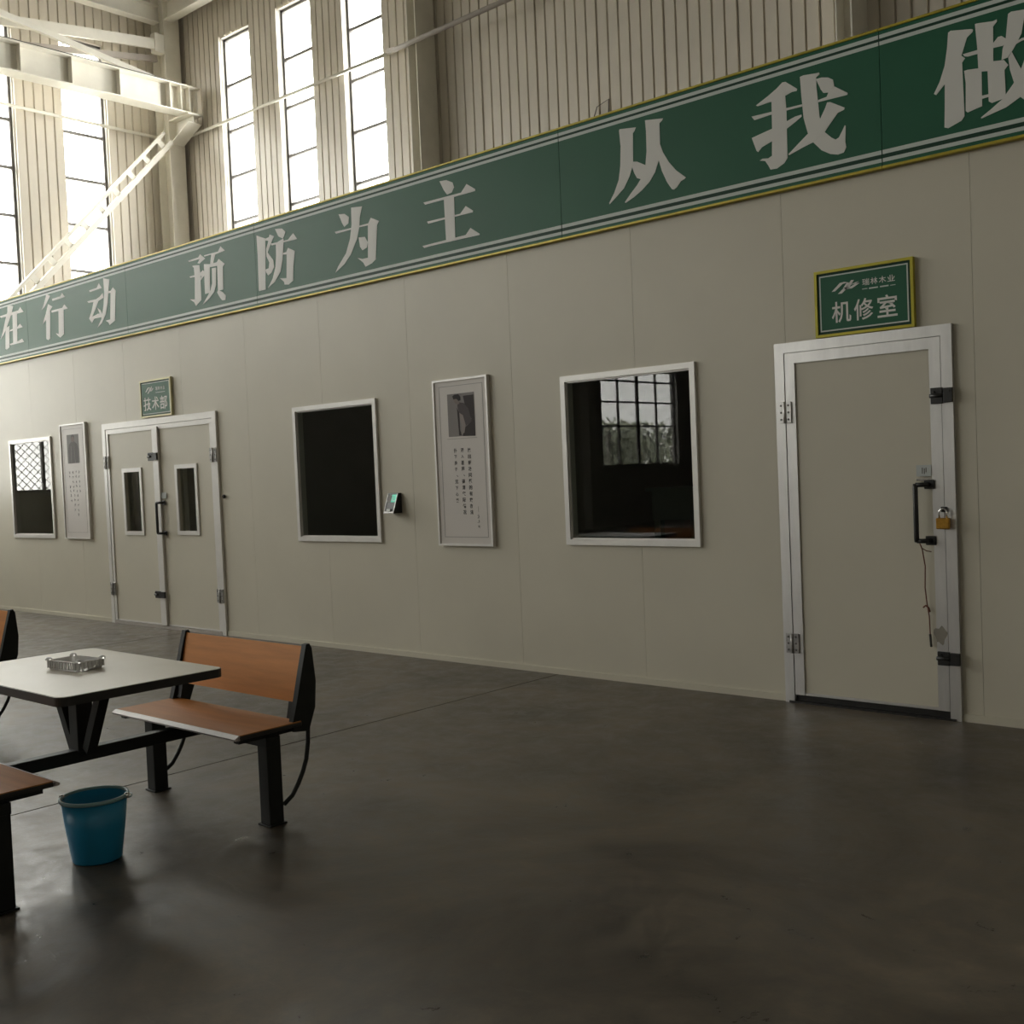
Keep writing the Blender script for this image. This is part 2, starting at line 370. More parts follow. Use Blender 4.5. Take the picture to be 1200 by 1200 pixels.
# stroke outlines of the banner characters and tones of the poster photo, in wall coordinates (x, z)
CHARS= {'zai': [[(-14.553, 3.859), (-14.352, 3.862), (-14.019, 3.865), (-13.96, 3.901), (-13.873, 3.827), (-14.534, 3.832)], [(-14.319, 3.966), (-14.149, 3.939), (-14.171, 3.909), (-14.224, 3.842), (-14.289, 3.769), (-14.387, 3.682), (-14.48, 3.61), (-14.57, 3.562), (-14.494, 3.644), (-14.411, 3.783), (-14.33, 3.888)], [(-14.409, 3.684), (-14.298, 3.704), (-14.327, 3.428), (-14.412, 3.409), (-14.448, 3.424)], [(-14.189, 3.83), (-14.06, 3.83), (-14.095, 3.476), (-14.216, 3.478)], [(-14.287, 3.645), (-14.212, 3.653), (-14.071, 3.661), (-13.994, 3.695), (-13.922, 3.643), (-14.297, 3.63)], [(-14.31, 3.472), (-14.216, 3.478), (-14.088, 3.48), (-13.958, 3.502), (-13.903, 3.455), (-14.294, 3.454)]], 'xing': [[(-13.238, 3.959), (-13.141, 3.93), (-13.196, 3.891), (-13.306, 3.813), (-13.385, 3.787), (-13.319, 3.846)], [(-13.209, 3.839), (-13.101, 3.793), (-13.173, 3.748), (-13.275, 3.66), (-13.383, 3.61), (-13.284, 3.724)], [(-13.276, 3.707), (-13.163, 3.747), (-13.203, 3.417), (-13.255, 3.404), (-13.304, 3.424)], [(-13.096, 3.886), (-12.882, 3.887), (-12.836, 3.919), (-12.766, 3.864), (-13.093, 3.859)], [(-13.13, 3.748), (-12.851, 3.745), (-12.798, 3.78), (-12.718, 3.721), (-13.126, 3.722)], [(-12.95, 3.728), (-12.821, 3.726), (-12.846, 3.431), (-12.941, 3.4), (-12.994, 3.425), (-13.048, 3.465), (-12.978, 3.446)]], 'dong': [[(-12.18, 3.858), (-12.0, 3.862), (-11.95, 3.909), (-11.889, 3.846), (-12.167, 3.837)], [(-12.239, 3.74), (-12.028, 3.738), (-11.953, 3.753), (-11.875, 3.786), (-11.867, 3.731), (-11.987, 3.709), (-12.211, 3.719)], [(-12.09, 3.72), (-11.971, 3.719), (-12.056, 3.627), (-12.14, 3.55), (-12.003, 3.569), (-11.901, 3.556), (-11.891, 3.519), (-12.098, 3.522), (-12.157, 3.478), (-12.217, 3.537), (-12.154, 3.611)], [(-12.01, 3.636), (-11.941, 3.598), (-11.89, 3.526), (-11.943, 3.522)], [(-11.843, 3.948), (-11.707, 3.917), (-11.737, 3.803), (-11.773, 3.663), (-11.83, 3.54), (-11.928, 3.45), (-12.035, 3.412), (-11.937, 3.495), (-11.872, 3.633), (-11.837, 3.788)], [(-11.75, 3.787), (-11.687, 3.788), (-11.64, 3.818), (-11.58, 3.773), (-11.633, 3.443), (-11.757, 3.408), (-11.777, 3.439), (-11.838, 3.468), (-11.736, 3.47), (-11.695, 3.765), (-11.753, 3.765)]], 'yu': [[(-10.086, 3.869), (-9.902, 3.874), (-9.868, 3.9), (-9.78, 3.843), (-9.888, 3.806), (-9.922, 3.818), (-9.877, 3.853), (-10.079, 3.854)], [(-10.02, 3.804), (-9.993, 3.804), (-9.889, 3.795), (-9.902, 3.764), (-9.985, 3.775)], [(-10.081, 3.704), (-9.897, 3.704), (-9.832, 3.733), (-9.78, 3.694), (-9.887, 3.633), (-9.864, 3.682), (-10.067, 3.691)], [(-9.994, 3.79), (-9.889, 3.791), (-9.877, 3.703), (-9.887, 3.438), (-9.99, 3.392), (-10.018, 3.433), (-10.088, 3.471), (-10.004, 3.46), (-9.984, 3.672)], [(-9.798, 3.877), (-9.544, 3.874), (-9.5, 3.919), (-9.429, 3.866), (-9.596, 3.854), (-9.645, 3.765), (-9.695, 3.773), (-9.666, 3.865), (-9.789, 3.864)], [(-9.806, 3.79), (-9.701, 3.774), (-9.725, 3.491), (-9.813, 3.489)], [(-9.715, 3.772), (-9.577, 3.774), (-9.541, 3.8), (-9.443, 3.737), (-9.475, 3.714), (-9.577, 3.737), (-9.714, 3.745)], [(-9.572, 3.742), (-9.474, 3.727), (-9.489, 3.49), (-9.579, 3.488)], [(-9.669, 3.726), (-9.594, 3.724), (-9.61, 3.549), (-9.65, 3.486), (-9.747, 3.431), (-9.864, 3.389), (-9.775, 3.458), (-9.708, 3.517), (-9.676, 3.581)], [(-9.597, 3.473), (-9.578, 3.497), (-9.501, 3.466), (-9.449, 3.425), (-9.459, 3.381), (-9.518, 3.386), (-9.555, 3.422)]], 'fang': [[(-8.89, 3.919), (-8.842, 3.9), (-8.753, 3.868), (-8.763, 3.708), (-8.788, 3.39), (-8.898, 3.39), (-8.888, 3.728)], [(-8.753, 3.866), (-8.699, 3.87), (-8.684, 3.894), (-8.615, 3.866), (-8.674, 3.801), (-8.729, 3.73), (-8.749, 3.765), (-8.707, 3.837), (-8.753, 3.849)], [(-8.748, 3.76), (-8.727, 3.732), (-8.645, 3.646), (-8.638, 3.581), (-8.682, 3.534), (-8.737, 3.516), (-8.762, 3.546), (-8.781, 3.576), (-8.723, 3.583), (-8.709, 3.635), (-8.746, 3.695)], [(-8.595, 3.929), (-8.49, 3.916), (-8.437, 3.877), (-8.461, 3.839), (-8.484, 3.822), (-8.548, 3.852)], [(-8.668, 3.805), (-8.404, 3.798), (-8.322, 3.844), (-8.268, 3.78), (-8.661, 3.786)], [(-8.592, 3.798), (-8.472, 3.82), (-8.476, 3.768), (-8.499, 3.634), (-8.54, 3.523), (-8.636, 3.441), (-8.751, 3.396), (-8.668, 3.478), (-8.615, 3.578), (-8.598, 3.682)], [(-8.495, 3.688), (-8.439, 3.688), (-8.41, 3.723), (-8.31, 3.677), (-8.344, 3.536), (-8.357, 3.411), (-8.429, 3.385), (-8.489, 3.394), (-8.496, 3.421), (-8.554, 3.462), (-8.455, 3.449), (-8.434, 3.666), (-8.496, 3.674)]], 'wei': [[(-7.662, 3.893), (-7.581, 3.882), (-7.525, 3.844), (-7.535, 3.791), (-7.594, 3.77), (-7.619, 3.807)], [(-7.489, 3.919), (-7.344, 3.903), (-7.379, 3.817), (-7.391, 3.738), (-7.43, 3.637), (-7.523, 3.516), (-7.614, 3.448), (-7.743, 3.392), (-7.701, 3.441), (-7.585, 3.54), (-7.524, 3.653), (-7.494, 3.77)], [(-7.725, 3.75), (-7.502, 3.745), (-7.273, 3.744), (-7.274, 3.728), (-7.392, 3.732), (-7.711, 3.731)], [(-7.278, 3.738), (-7.237, 3.785), (-7.135, 3.739), (-7.161, 3.711), (-7.198, 3.423), (-7.25, 3.398), (-7.334, 3.381), (-7.362, 3.422), (-7.431, 3.471), (-7.37, 3.455), (-7.298, 3.453)], [(-7.408, 3.647), (-7.326, 3.637), (-7.292, 3.586), (-7.308, 3.542), (-7.365, 3.528), (-7.394, 3.563)]], 'zhu': [[(-6.386, 3.921), (-6.309, 3.914), (-6.24, 3.882), (-6.225, 3.841), (-6.254, 3.804), (-6.307, 3.798), (-6.341, 3.84)], [(-6.581, 3.788), (-6.15, 3.783), (-6.086, 3.838), (-5.995, 3.78), (-5.996, 3.765), (-6.23, 3.765), (-6.564, 3.767)], [(-6.345, 3.778), (-6.229, 3.774), (-6.236, 3.433), (-6.34, 3.428)], [(-6.549, 3.627), (-6.169, 3.62), (-6.105, 3.669), (-6.027, 3.618), (-6.031, 3.606), (-6.239, 3.608), (-6.537, 3.608)], [(-6.617, 3.44), (-6.118, 3.444), (-6.064, 3.49), (-5.965, 3.426), (-5.971, 3.418), (-6.521, 3.424), (-6.596, 3.421)]], 'cong': [[(-4.594, 3.903), (-4.588, 3.912), (-4.45, 3.893), (-4.462, 3.872), (-4.477, 3.859), (-4.484, 3.668), (-4.494, 3.629), (-4.518, 3.572), (-4.569, 3.5), (-4.631, 3.457), (-4.699, 3.413), (-4.703, 3.422), (-4.656, 3.483), (-4.613, 3.564), (-4.594, 3.658), (-4.585, 3.794)], [(-4.493, 3.667), (-4.451, 3.658), (-4.41, 3.635), (-4.378, 3.617), (-4.375, 3.577), (-4.423, 3.532), (-4.456, 3.546), (-4.476, 3.581), (-4.494, 3.629)], [(-4.372, 3.922), (-4.225, 3.9), (-4.234, 3.886), (-4.255, 3.874), (-4.257, 3.74), (-4.272, 3.629), (-4.306, 3.555), (-4.35, 3.503), (-4.418, 3.456), (-4.487, 3.422), (-4.561, 3.396), (-4.567, 3.402), (-4.511, 3.454), (-4.458, 3.498), (-4.405, 3.556), (-4.382, 3.619), (-4.369, 3.711), (-4.367, 3.847)], [(-4.264, 3.755), (-4.236, 3.675), (-4.191, 3.598), (-4.137, 3.533), (-4.061, 3.469), (-4.073, 3.46), (-4.101, 3.453), (-4.134, 3.419), (-4.159, 3.408), (-4.175, 3.414), (-4.212, 3.469), (-4.249, 3.55), (-4.272, 3.629)]], 'wo': [[(-3.522, 3.81), (-3.434, 3.848), (-3.373, 3.879), (-3.335, 3.905), (-3.313, 3.903), (-3.236, 3.84), (-3.24, 3.828), (-3.272, 3.83), (-3.318, 3.819), (-3.413, 3.806), (-3.511, 3.802)], [(-3.413, 3.809), (-3.318, 3.822), (-3.313, 3.718), (-3.316, 3.435), (-3.339, 3.407), (-3.391, 3.385), (-3.436, 3.388), (-3.45, 3.417), (-3.471, 3.449), (-3.509, 3.46), (-3.489, 3.468), (-3.448, 3.461), (-3.422, 3.472), (-3.415, 3.644)], [(-3.557, 3.748), (-3.417, 3.744), (-3.207, 3.738), (-3.206, 3.725), (-3.417, 3.727), (-3.537, 3.721)], [(-3.56, 3.614), (-3.419, 3.638), (-3.322, 3.658), (-3.256, 3.675), (-3.213, 3.677), (-3.212, 3.664), (-3.25, 3.644), (-3.316, 3.614), (-3.42, 3.561), (-3.49, 3.54), (-3.518, 3.516), (-3.529, 3.526)], [(-3.215, 3.907), (-3.19, 3.91), (-3.105, 3.9), (-3.088, 3.9), (-3.085, 3.888), (-3.108, 3.875), (-3.108, 3.817), (-3.101, 3.731), (-3.094, 3.632), (-3.062, 3.534), (-3.022, 3.493), (-2.995, 3.474), (-2.974, 3.482), (-2.952, 3.515), (-2.934, 3.546), (-2.928, 3.541), (-2.934, 3.447), (-2.929, 3.414), (-2.946, 3.386), (-2.984, 3.382), (-3.032, 3.396), (-3.087, 3.43), (-3.141, 3.491), (-3.174, 3.554), (-3.199, 3.651), (-3.209, 3.791)], [(-3.11, 3.866), (-3.072, 3.865), (-3.03, 3.854), (-3.0, 3.833), (-2.994, 3.794), (-3.033, 3.765), (-3.064, 3.77), (-3.081, 3.797), (-3.1, 3.841)], [(-3.108, 3.736), (-3.044, 3.742), (-3.03, 3.768), (-2.994, 3.792), (-2.908, 3.73), (-2.912, 3.72), (-3.106, 3.724)], [(-3.057, 3.675), (-3.042, 3.708), (-3.022, 3.705), (-2.931, 3.649), (-2.935, 3.638), (-2.976, 3.629), (-3.026, 3.577), (-3.062, 3.538), (-3.134, 3.493), (-3.205, 3.476), (-3.304, 3.449), (-3.308, 3.456), (-3.255, 3.494), (-3.174, 3.551), (-3.131, 3.583), (-3.09, 3.622)]], 'zuo': [[(-2.308, 3.91), (-2.294, 3.917), (-2.182, 3.893), (-2.172, 3.887), (-2.175, 3.875), (-2.206, 3.854), (-2.238, 3.766), (-2.28, 3.684), (-2.332, 3.634), (-2.385, 3.583), (-2.397, 3.593), (-2.363, 3.652), (-2.333, 3.732), (-2.317, 3.822)], [(-2.334, 3.644), (-2.314, 3.699), (-2.238, 3.763), (-2.219, 3.744), (-2.236, 3.725), (-2.233, 3.577), (-2.23, 3.429), (-2.248, 3.407), (-2.322, 3.383), (-2.343, 3.392), (-2.338, 3.503)], [(-2.231, 3.769), (-2.153, 3.77), (-2.064, 3.773), (-2.065, 3.76), (-2.153, 3.749), (-2.205, 3.749), (-2.222, 3.755)], [(-2.069, 3.781), (-2.041, 3.809), (-2.022, 3.809), (-2.004, 3.792), (-1.991, 3.779), (-2.017, 3.755), (-2.069, 3.757)], [(-2.161, 3.914), (-2.148, 3.914), (-2.064, 3.901), (-2.045, 3.905), (-2.045, 3.892), (-2.065, 3.872), (-2.07, 3.637), (-2.149, 3.655), (-2.152, 3.788)], [(-2.226, 3.676), (-2.207, 3.677), (-2.148, 3.669), (-2.132, 3.651), (-2.134, 3.459), (-2.213, 3.444), (-2.223, 3.454), (-2.219, 3.607)], [(-2.148, 3.667), (-2.077, 3.662), (-2.078, 3.637), (-2.142, 3.649)], [(-2.1, 3.645), (-2.096, 3.667), (-2.07, 3.686), (-2.013, 3.677), (-1.991, 3.645), (-2.011, 3.624), (-2.008, 3.487), (-2.024, 3.471), (-2.082, 3.463), (-2.098, 3.476)], [(-2.136, 3.516), (-2.095, 3.515), (-2.094, 3.501), (-2.135, 3.498)], [(-1.985, 3.916), (-1.969, 3.923), (-1.894, 3.913), (-1.901, 3.885), (-1.919, 3.793), (-1.948, 3.744), (-1.971, 3.711), (-1.994, 3.685), (-2.025, 3.681), (-2.018, 3.737), (-2.0, 3.791), (-1.992, 3.86)], [(-1.954, 3.755), (-1.918, 3.767), (-1.867, 3.772), (-1.848, 3.792), (-1.818, 3.764), (-1.821, 3.755), (-1.917, 3.754), (-1.958, 3.741)], [(-1.87, 3.766), (-1.846, 3.753), (-1.863, 3.662), (-1.89, 3.573), (-1.933, 3.458), (-2.007, 3.421), (-2.139, 3.392), (-2.142, 3.398), (-2.083, 3.433), (-2.024, 3.471), (-1.969, 3.535), (-1.927, 3.602), (-1.894, 3.683)], [(-1.99, 3.684), (-1.971, 3.708), (-1.927, 3.608), (-1.891, 3.528), (-1.856, 3.473), (-1.808, 3.435), (-1.858, 3.384), (-1.894, 3.419), (-1.933, 3.458), (-1.963, 3.54), (-1.983, 3.617)]]}
PORTRAIT= {'dark': [(-6.24, 2.181), (-6.123, 2.183), (-6.119, 2.028), (-6.12, 1.855), (-6.181, 1.859), (-6.155, 1.993), (-6.216, 2.082)], 'hair': [(-6.359, 2.184), (-6.337, 2.197), (-6.292, 2.198), (-6.271, 2.177), (-6.269, 2.149), (-6.29, 2.143), (-6.312, 2.161), (-6.348, 2.16)], 'face': [(-6.35, 2.163), (-6.312, 2.162), (-6.287, 2.145), (-6.281, 2.12), (-6.315, 2.117), (-6.337, 2.134)], 'torso': [(-6.298, 2.133), (-6.235, 2.124), (-6.185, 2.076), (-6.163, 2.006), (-6.153, 1.967), (-6.247, 1.925), (-6.264, 2.0), (-6.289, 2.049), (-6.307, 2.104)], 'arm': [(-6.289, 2.049), (-6.248, 2.026), (-6.221, 1.946), (-6.239, 1.884), (-6.275, 1.871), (-6.264, 1.936), (-6.281, 2.001)], 'arm2': [(-6.312, 2.089), (-6.289, 2.049), (-6.287, 1.912), (-6.269, 1.863), (-6.3, 1.865), (-6.306, 1.977)], 'legs': [(-6.238, 1.922), (-6.153, 1.97), (-6.117, 2.003), (-6.12, 1.853), (-6.26, 1.858)]}
# ================================================================ THE SETTING
XL, XR, YB, YF, ZR = -17.67, 8.0, 4.6, -32.0, 11.2      # hall: left wall, right wall, end wall, far rear, roof

# ---- floor: concrete bays with saw-cut joints between
fl = tag(empty('floor', (0, 0, 0)), 'dark polished concrete floor with pale scuffs and saw-cut joints', None, None, 'structure')
cuts = [XL, -15.44, -10.405, -5.37, -.33, 4.7, XR]
for a, b in zip(cuts, cuts[1:]):
    mb = MB(); mb.box(a + .006, b - .006, YF, YB, -.12, 0)
    mb.build('slab', M_floor, fl)
mb = MB(); mb.box(XL, XR, YF, YB, -.16, -.012); mb.build('joint_filler', M_jointd, fl)

# ---- ceiling (roof sheets on rafters, out of the frame but closing the hall)
mb = MB(); mb.box(XL - .2, XR + .2, YF - .2, YB + .2, ZR, ZR + .15)
tag(mb.build('ceiling', M_roof), 'grey roof deck over the hall', None, None, 'structure')

# ---- wall helper frames: d runs outwards from the inner face
def on(side):
    if side == 'left': return lambda u, v, d: (XL - d, u, v)
    if side == 'right': return lambda u, v, d: (XR + d, u, v)
    if side == 'back': return lambda u, v, d: (u, YB + d, v)
    if side == 'rear': return lambda u, v, d: (u, YF - d, v)
    return lambda u, v, d: (u, d, v)

def wbox(mb, side, u0, u1, v0, v1, d0, d1, bevel=0):
    P = on(side); a = P(u0, v0, d0); b = P(u1, v1, d1)
    mb.box(min(a[0], b[0]), max(a[0], b[0]), min(a[1], b[1]), max(a[1], b[1]), min(a[2], b[2]), max(a[2], b[2]), bevel)
    return mb

BARS = [5.23, 6.00, 6.765, 7.53, 8.29]
ZT, ZB = 9.08, 4.46
back_wins = [(-16.13, -15.29), (-14.53, -13.69), (-12.925, -12.075)]
left_wins = [(2.56, 3.34), (.96, 1.75), (-.65, .15), (-2.25, -1.45)]
for base in (-4.9, -11.2, -17.5, -23.8):
    left_wins += [(base - 1.6 * k, base + .8 - 1.6 * k) for k in range(3)]
low_wins = [(-2.83, .77, 1.55, 4.2), (-20.5, -16.9, 1.59, 4.2)]

holesL = [(a, b, ZB, ZT) for a, b in left_wins] + [(a, b, c, d) for a, b, c, d in low_wins]
holesB = [(a, b, ZB, ZT) for a, b in back_wins]
wl = tag(empty('wall_left', (XL, 0, 0)), 'corrugated cream side wall with tall strip windows', None, None, 'structure')
MB().holed(YF, YB + .2, 0, ZR, .04, .24, holesL, on('left')).build('masonry', M_inner, wl)
wb = tag(empty('wall_back', (0, YB, 0)), 'corrugated cream end wall seen above the green banner', None, None, 'structure')
MB().holed(XL - .2, XR + .2, 0, ZR, .04, .24, holesB, on('back')).build('masonry', M_inner, wb)

def cladding(side, u0, u1, v0, v1, parent, pitch=.16, groove=.022, deep=.03):
    """one sheet of ribbed lining: flat ribs with narrow recessed grooves"""
    n = max(1, round((u1 - u0) / pitch)); w = (u1 - u0) / n
    prof = []
    for k in range(n):
        a = u0 + k * w
        prof += [(a, deep), (a + groove * .5, deep), (a + groove, 0), (a + w - groove * .2, 0), (a + w, deep)]
    mb = MB(); P = on(side)
    top = [mb.bm.verts.new(P(u, v1, d)) for u, d in prof]
    bot = [mb.bm.verts.new(P(u, v0, d)) for u, d in prof]
    tb = [mb.bm.verts.new(P(u, v1, .039)) for u in (u0, u1)]
    bb = [mb.bm.verts.new(P(u, v0, .039)) for u in (u0, u1)]
    for i in range(len(prof) - 1):
        if (top[i].co - top[i + 1].co).length > 1e-6:
            mb.bm.faces.new((bot[i], bot[i + 1], top[i + 1], top[i]))
    mb.bm.faces.new((bb[1], bb[0], tb[0], tb[1]))
    return mb.build('cladding_sheet', M_corr, parent)

def clad_wall(side, u0, u1, wins, parent, z0=3.4, z1=ZR, sheet=.96):
    edges = sorted([u0, u1] + [e for w in wins for e in w])
    for a, b in zip(edges, edges[1:]):
        if b - a < .02: continue
        inwin = any(w[0] <= (a + b) / 2 <= w[1] for w in wins)
        spans = [(z0, ZB), (ZT, z1)] if inwin else [(z0, z1)]
        n = max(1, round((b - a) / sheet))
        for k in range(n):
            for v0, v1 in spans:
                g = .004 if n > 1 else 0
                cladding(side, a + (b - a) * k / n + g, a + (b - a) * (k + 1) / n - g, v0, v1, parent)
clad_wall('back', XL + .04, .5, back_wins, wb)
clad_wall('left', -3.1, YB, [w for w in left_wins if w[0] > -3.1], wl, z0=4.25)
# plain lining elsewhere on the two walls
MB().holed(YF, -3.1, 0, ZR, 0, .04, [h for h in holesL if h[0] < -3.1], on('left')).build('lining', M_inner, wl)
MB().holed(-3.1, YB, 0, 4.25, 0, .04, [low_wins[0]], on('left')).build('lining', M_inner, wl)
MB().holed(.5, XR, 0, ZR, 0, .04, [], on('back')).build('lining', M_inner, wb)
MB().holed(XL, .5, 0, 3.4, 0, .04, [], on('back')).build('lining', M_inner, wb)
right_wins = []
rear_wins = []
mb = MB().holed(YF, YB, 0, ZR, 0, .2, [(a, b, ZB, ZT) for a, b in right_wins], on('right'))
tag(mb.build('wall_right', M_inner), 'plain wall on the far side of the hall', None, None, 'structure')
mb = MB().holed(XL, XR, 0, ZR, 0, .2, [(a, b, ZB, ZT) for a, b in rear_wins], on('rear'))
tag(mb.build('wall_rear', M_inner), 'plain wall at the rear of the hall', None, None, 'structure')

wcount = [3]
def hall_window(side, u0, u1, v0, v1, bars, cols, label, fw=.042, detail=True, gm=None):
    wcount[0] += 1
    P = on(side)
    w = tag(empty('window_%d' % wcount[0], P((u0 + u1) / 2, v0, 0)), label, None, None, 'structure')
    mb = MB()
    for a, b, c, d in ((u0, u0 + fw, v0, v1), (u1 - fw, u1, v0, v1), (u0, u1, v0, v0 + fw), (u0, u1, v1 - fw, v1)):
        wbox(mb, side, a, b, c, d, .10, .16)
    mb.build('frame', M_winframe, w)
    for z in bars:
        mb = MB(); wbox(mb, side, u0 + fw, u1 - fw, z - .022, z + .022, .105, .155); mb.build('bar', M_winframe, w)
    for k, u in enumerate(cols):
        t = .045 if (len(cols) == 3 and k == 1) else .022
        mb = MB(); wbox(mb, side, u - t, u + t, v0 + fw, v1 - fw, .10, .16); mb.build('mullion', M_winframe, w)
    us = [u0 + fw] + list(cols) + [u1 - fw]; vs = [v0 + fw] + list(bars) + [v1 - fw]
    if not detail: us = [us[0], us[-1]]; vs = [vs[0], vs[-1]]
    for a, b in zip(us, us[1:]):
        for c, d in zip(vs, vs[1:]):
            mb = MB(); q = [P(a, c, .13), P(b, c, .13), P(b, d, .13), P(a, d, .13)]
            mb.bm.faces.new([mb.bm.verts.new(x) for x in q]); mb.build('pane', gm or M_glass, w)
    return w
names = ['first tall strip window right of the corner column, beside cream pier', 'second tall strip window from the corner column', 'third tall strip window, last before the blank wall']
for (a, b), l in zip(back_wins, names): hall_window('back', a, b, ZB, ZT, BARS, [], l)
names = ['tall strip window behind the lattice brace', 'tall strip window cut by the left edge of the picture']
for i, (a, b) in enumerate(left_wins):
    hall_window('left', a, b, ZB, ZT, BARS, [], names[i] if i < 2 else 'tall strip window further along the side wall, outside the picture', detail=i < 3)['group'] = 'strip windows of the side wall'
for a, b, c, d in low_wins:
    n = (b - a) / 4
    hall_window('left', a, b, c, d, [z for z in (2.665, 3.32, 3.89)], [a + n, a + 2 * n, a + 3 * n], 'gridded low window reflected in the partition glass', gm=M_glassl)

for a, b in right_wins: hall_window('right', a, b, ZB, ZT, BARS, [], 'strip window on the far side of the hall', detail=False)
for a, b in rear_wins: hall_window('rear', a, b, ZB, ZT, BARS, [], 'strip window at the rear of the hall', detail=False)

# ---- light portals just inside the window bands (they only steer sampling of the sky)
def portal(side, u0, u1, v0, v1):
    ld = bpy.data.lights.new('window_portal', 'AREA'); ld.shape = 'RECTANGLE'
    ld.size = u1 - u0; ld.size_y = v1 - v0
    ld.cycles.is_portal = True
    o = bpy.data.objects.new('window_portal', ld); COL.objects.link(o)
    o.location = on(side)((u0 + u1) / 2, (v0 + v1) / 2, .2)
    if side == 'left': o.rotation_euler = (math.pi / 2, 0, -math.pi / 2)
    else: o.rotation_euler = (math.pi / 2, 0, math.pi)
    if side == 'back': o.rotation_euler = (-math.pi / 2, 0, 0)
    if side == 'right': o.rotation_euler = (math.pi / 2, 0, math.pi / 2)
for a, b in left_wins: portal('left', a, b, ZB, ZT)
for a, b, c, d in low_wins: portal('left', a, b, c, d)
for a, b in back_wins: portal('back', a, b, ZB, ZT)
for a, b in right_wins: portal('right', a, b, ZB, ZT)
for a, b in rear_wins: portal('rear', a, b, ZB, ZT)

# ---- steel columns and beams of the hall
def h_column(name_label, cx, cy, along, depth, width, z1, parts=True):
    """H-section column; 'along' is the axis its flanges lie in"""
    r = tag(empty('column', (cx, cy, 0)), name_label, 'column', None, 'structure')
    for s in (-1, 1):
        mb = MB()
        if along == 'x': mb.box(cx - width / 2, cx + width / 2, cy + s * depth / 2 - .008, cy + s * depth / 2 + .008, 0, z1)
        else: mb.box(cx + s * depth / 2 - .008, cx + s * depth / 2 + .008, cy - width / 2, cy + width / 2, 0, z1)
        mb.build('flange', M_steel, r)
    mb = MB()
    if along == 'x': mb.box(cx - .006, cx + .006, cy - depth / 2 + .008, cy + depth / 2 - .008, 0, z1)
    else: mb.box(cx - depth / 2 + .008, cx + depth / 2 - .008, cy - .006, cy + .006, 0, z1)
    mb.build('web', M_steel, r)
    return r
h_column('cream H-section column in the corner below the beam end', XL + .30, 4.36, 'y', .38, .30, ZR)
h_column('shaded H-section column at the end of the windowed wall', -11.04, YB - .21, 'y', .16, .36, ZR)
h_column('shaded H-section column above the sign letters', -4.86, YB - .21, 'y', .16, .36, ZR)
for y in (-3.4, -9.7, -15.95, -22.3):
    h_column('cream H-section column further along the side wall', XL + .22, y, 'y', .38, .28, ZR)['group'] = 'columns of the side wall'

bx = XL + .92
cb = tag(empty('crane_beam', (bx, 4.5, 7.9)), 'cream crane runway beam with stiffeners, ending by the corner column', 'beam')
y0, y1 = -28.0, 4.5
mb = MB(); mb.box(bx - .15, bx + .15, y0, y1, 7.885, 7.905); mb.build('bottom_flange', M_steel, cb)
mb = MB(); mb.box(bx - .15, bx + .15, y0, y1, 8.325, 8.345); mb.build('top_flange', M_steel, cb)
mb = MB(); mb.box(bx - .006, bx + .006, y0, y1, 7.905, 8.325); mb.build('web', M_steel, cb)
for y in [4.44, 4.30, 4.14, 3.93] + [3.03 - .81 * k for k in range(10)]:
    mb = MB(); mb.box(bx + .006, bx + .13, y - .006, y + .006, 7.905, 8.325); mb.build('stiffener', M_steel, cb)
mb = MB(); mb.box(bx - .035, bx + .035, y0, y1 - .35, 8.345, 8.41, .006); mb.build('rail', M_dark, cb, )

# corbel carrying the beam off the corner column
br = tag(empty('bracket', (bx, 4.36, 7.3)), 'cream corbel bracket under the end of the crane beam', 'bracket')
mb = MB(); mb.prism([(XL + .497, 7.86), (bx + .12, 7.86), (bx + .12, 7.72), (XL + .497, 7.50)], lambda p: (p[0], 4.352, p[1]), lambda p: (p[0], 4.368, p[1])); mb.build('gusset_plate', M_steel, br)
mb = MB(); mb.box(XL + .497, bx + .18, 4.22, 4.50, 7.862, 7.884); mb.build('seat_plate', M_steel, br)
mb = MB(); mb.bar((XL + .50, 4.36, 7.49), (bx + .16, 4.36, 7.73), .26, .016, (0, 0, 1)); mb.build('bottom_plate', M_steel, br)

# eave beams
mb = MB()
mb.box(-17.25, -11.3, 4.30, 4.32, 9.62, 9.92); mb.box(-17.25, -11.3, 4.22, 4.40, 9.60, 9.62); mb.box(-17.25, -11.3, 4.22, 4.40, 9.92, 9.94)
tag(mb.build('eave_beam', M_steel), 'cream eave beam running from the corner column along the end wall', 'beam')
mb = MB()
mb.box(XL + .30, XL + .32, -3.2, 4.2, 9.60, 9.86); mb.box(XL + .22, XL + .40, -3.2, 4.2, 9.58, 9.60); mb.box(XL + .22, XL + .40, -3.2, 4.2, 9.86, 9.88)
tag(mb.build('eave_beam', M_steel), 'cream eave beam running from the corner column along the side wall', 'beam')

# bracing above the crane beam (angles and tubes)
t = tag(empty('brace', (XL + .5, 4.3, 9.2)), 'thick cream bracing channel sloping up to the corner column', 'brace')
mb = MB(); mb.bar((XL + .62, .6, 8.70), (XL + .46, 4.06, 9.16), .05, .17); mb.build('channel', M_steel, t)
mb = MB(); mb.box(XL + .36, XL + .50, 4.03, 4.205, 9.02, 9.34); mb.build('end_plate', M_steel, t)
mb = MB(); mb.bar((XL + .30, 1.1, 8.50), (XL + .24, 4.2, 9.0), .06, .10)
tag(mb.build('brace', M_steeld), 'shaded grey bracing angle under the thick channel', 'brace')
mb = MB(); mb.bar((XL + .95, .2, 8.90), (XL + .80, 3.9, 8.40), .06, .09)
tag(mb.build('brace', M_steel), 'thin cream brace running down onto the crane beam', 'brace')
mb = MB(); mb.bar((XL + .81, 2.2, 8.62), (XL + .36, 2.45, 8.78), .03, .04)
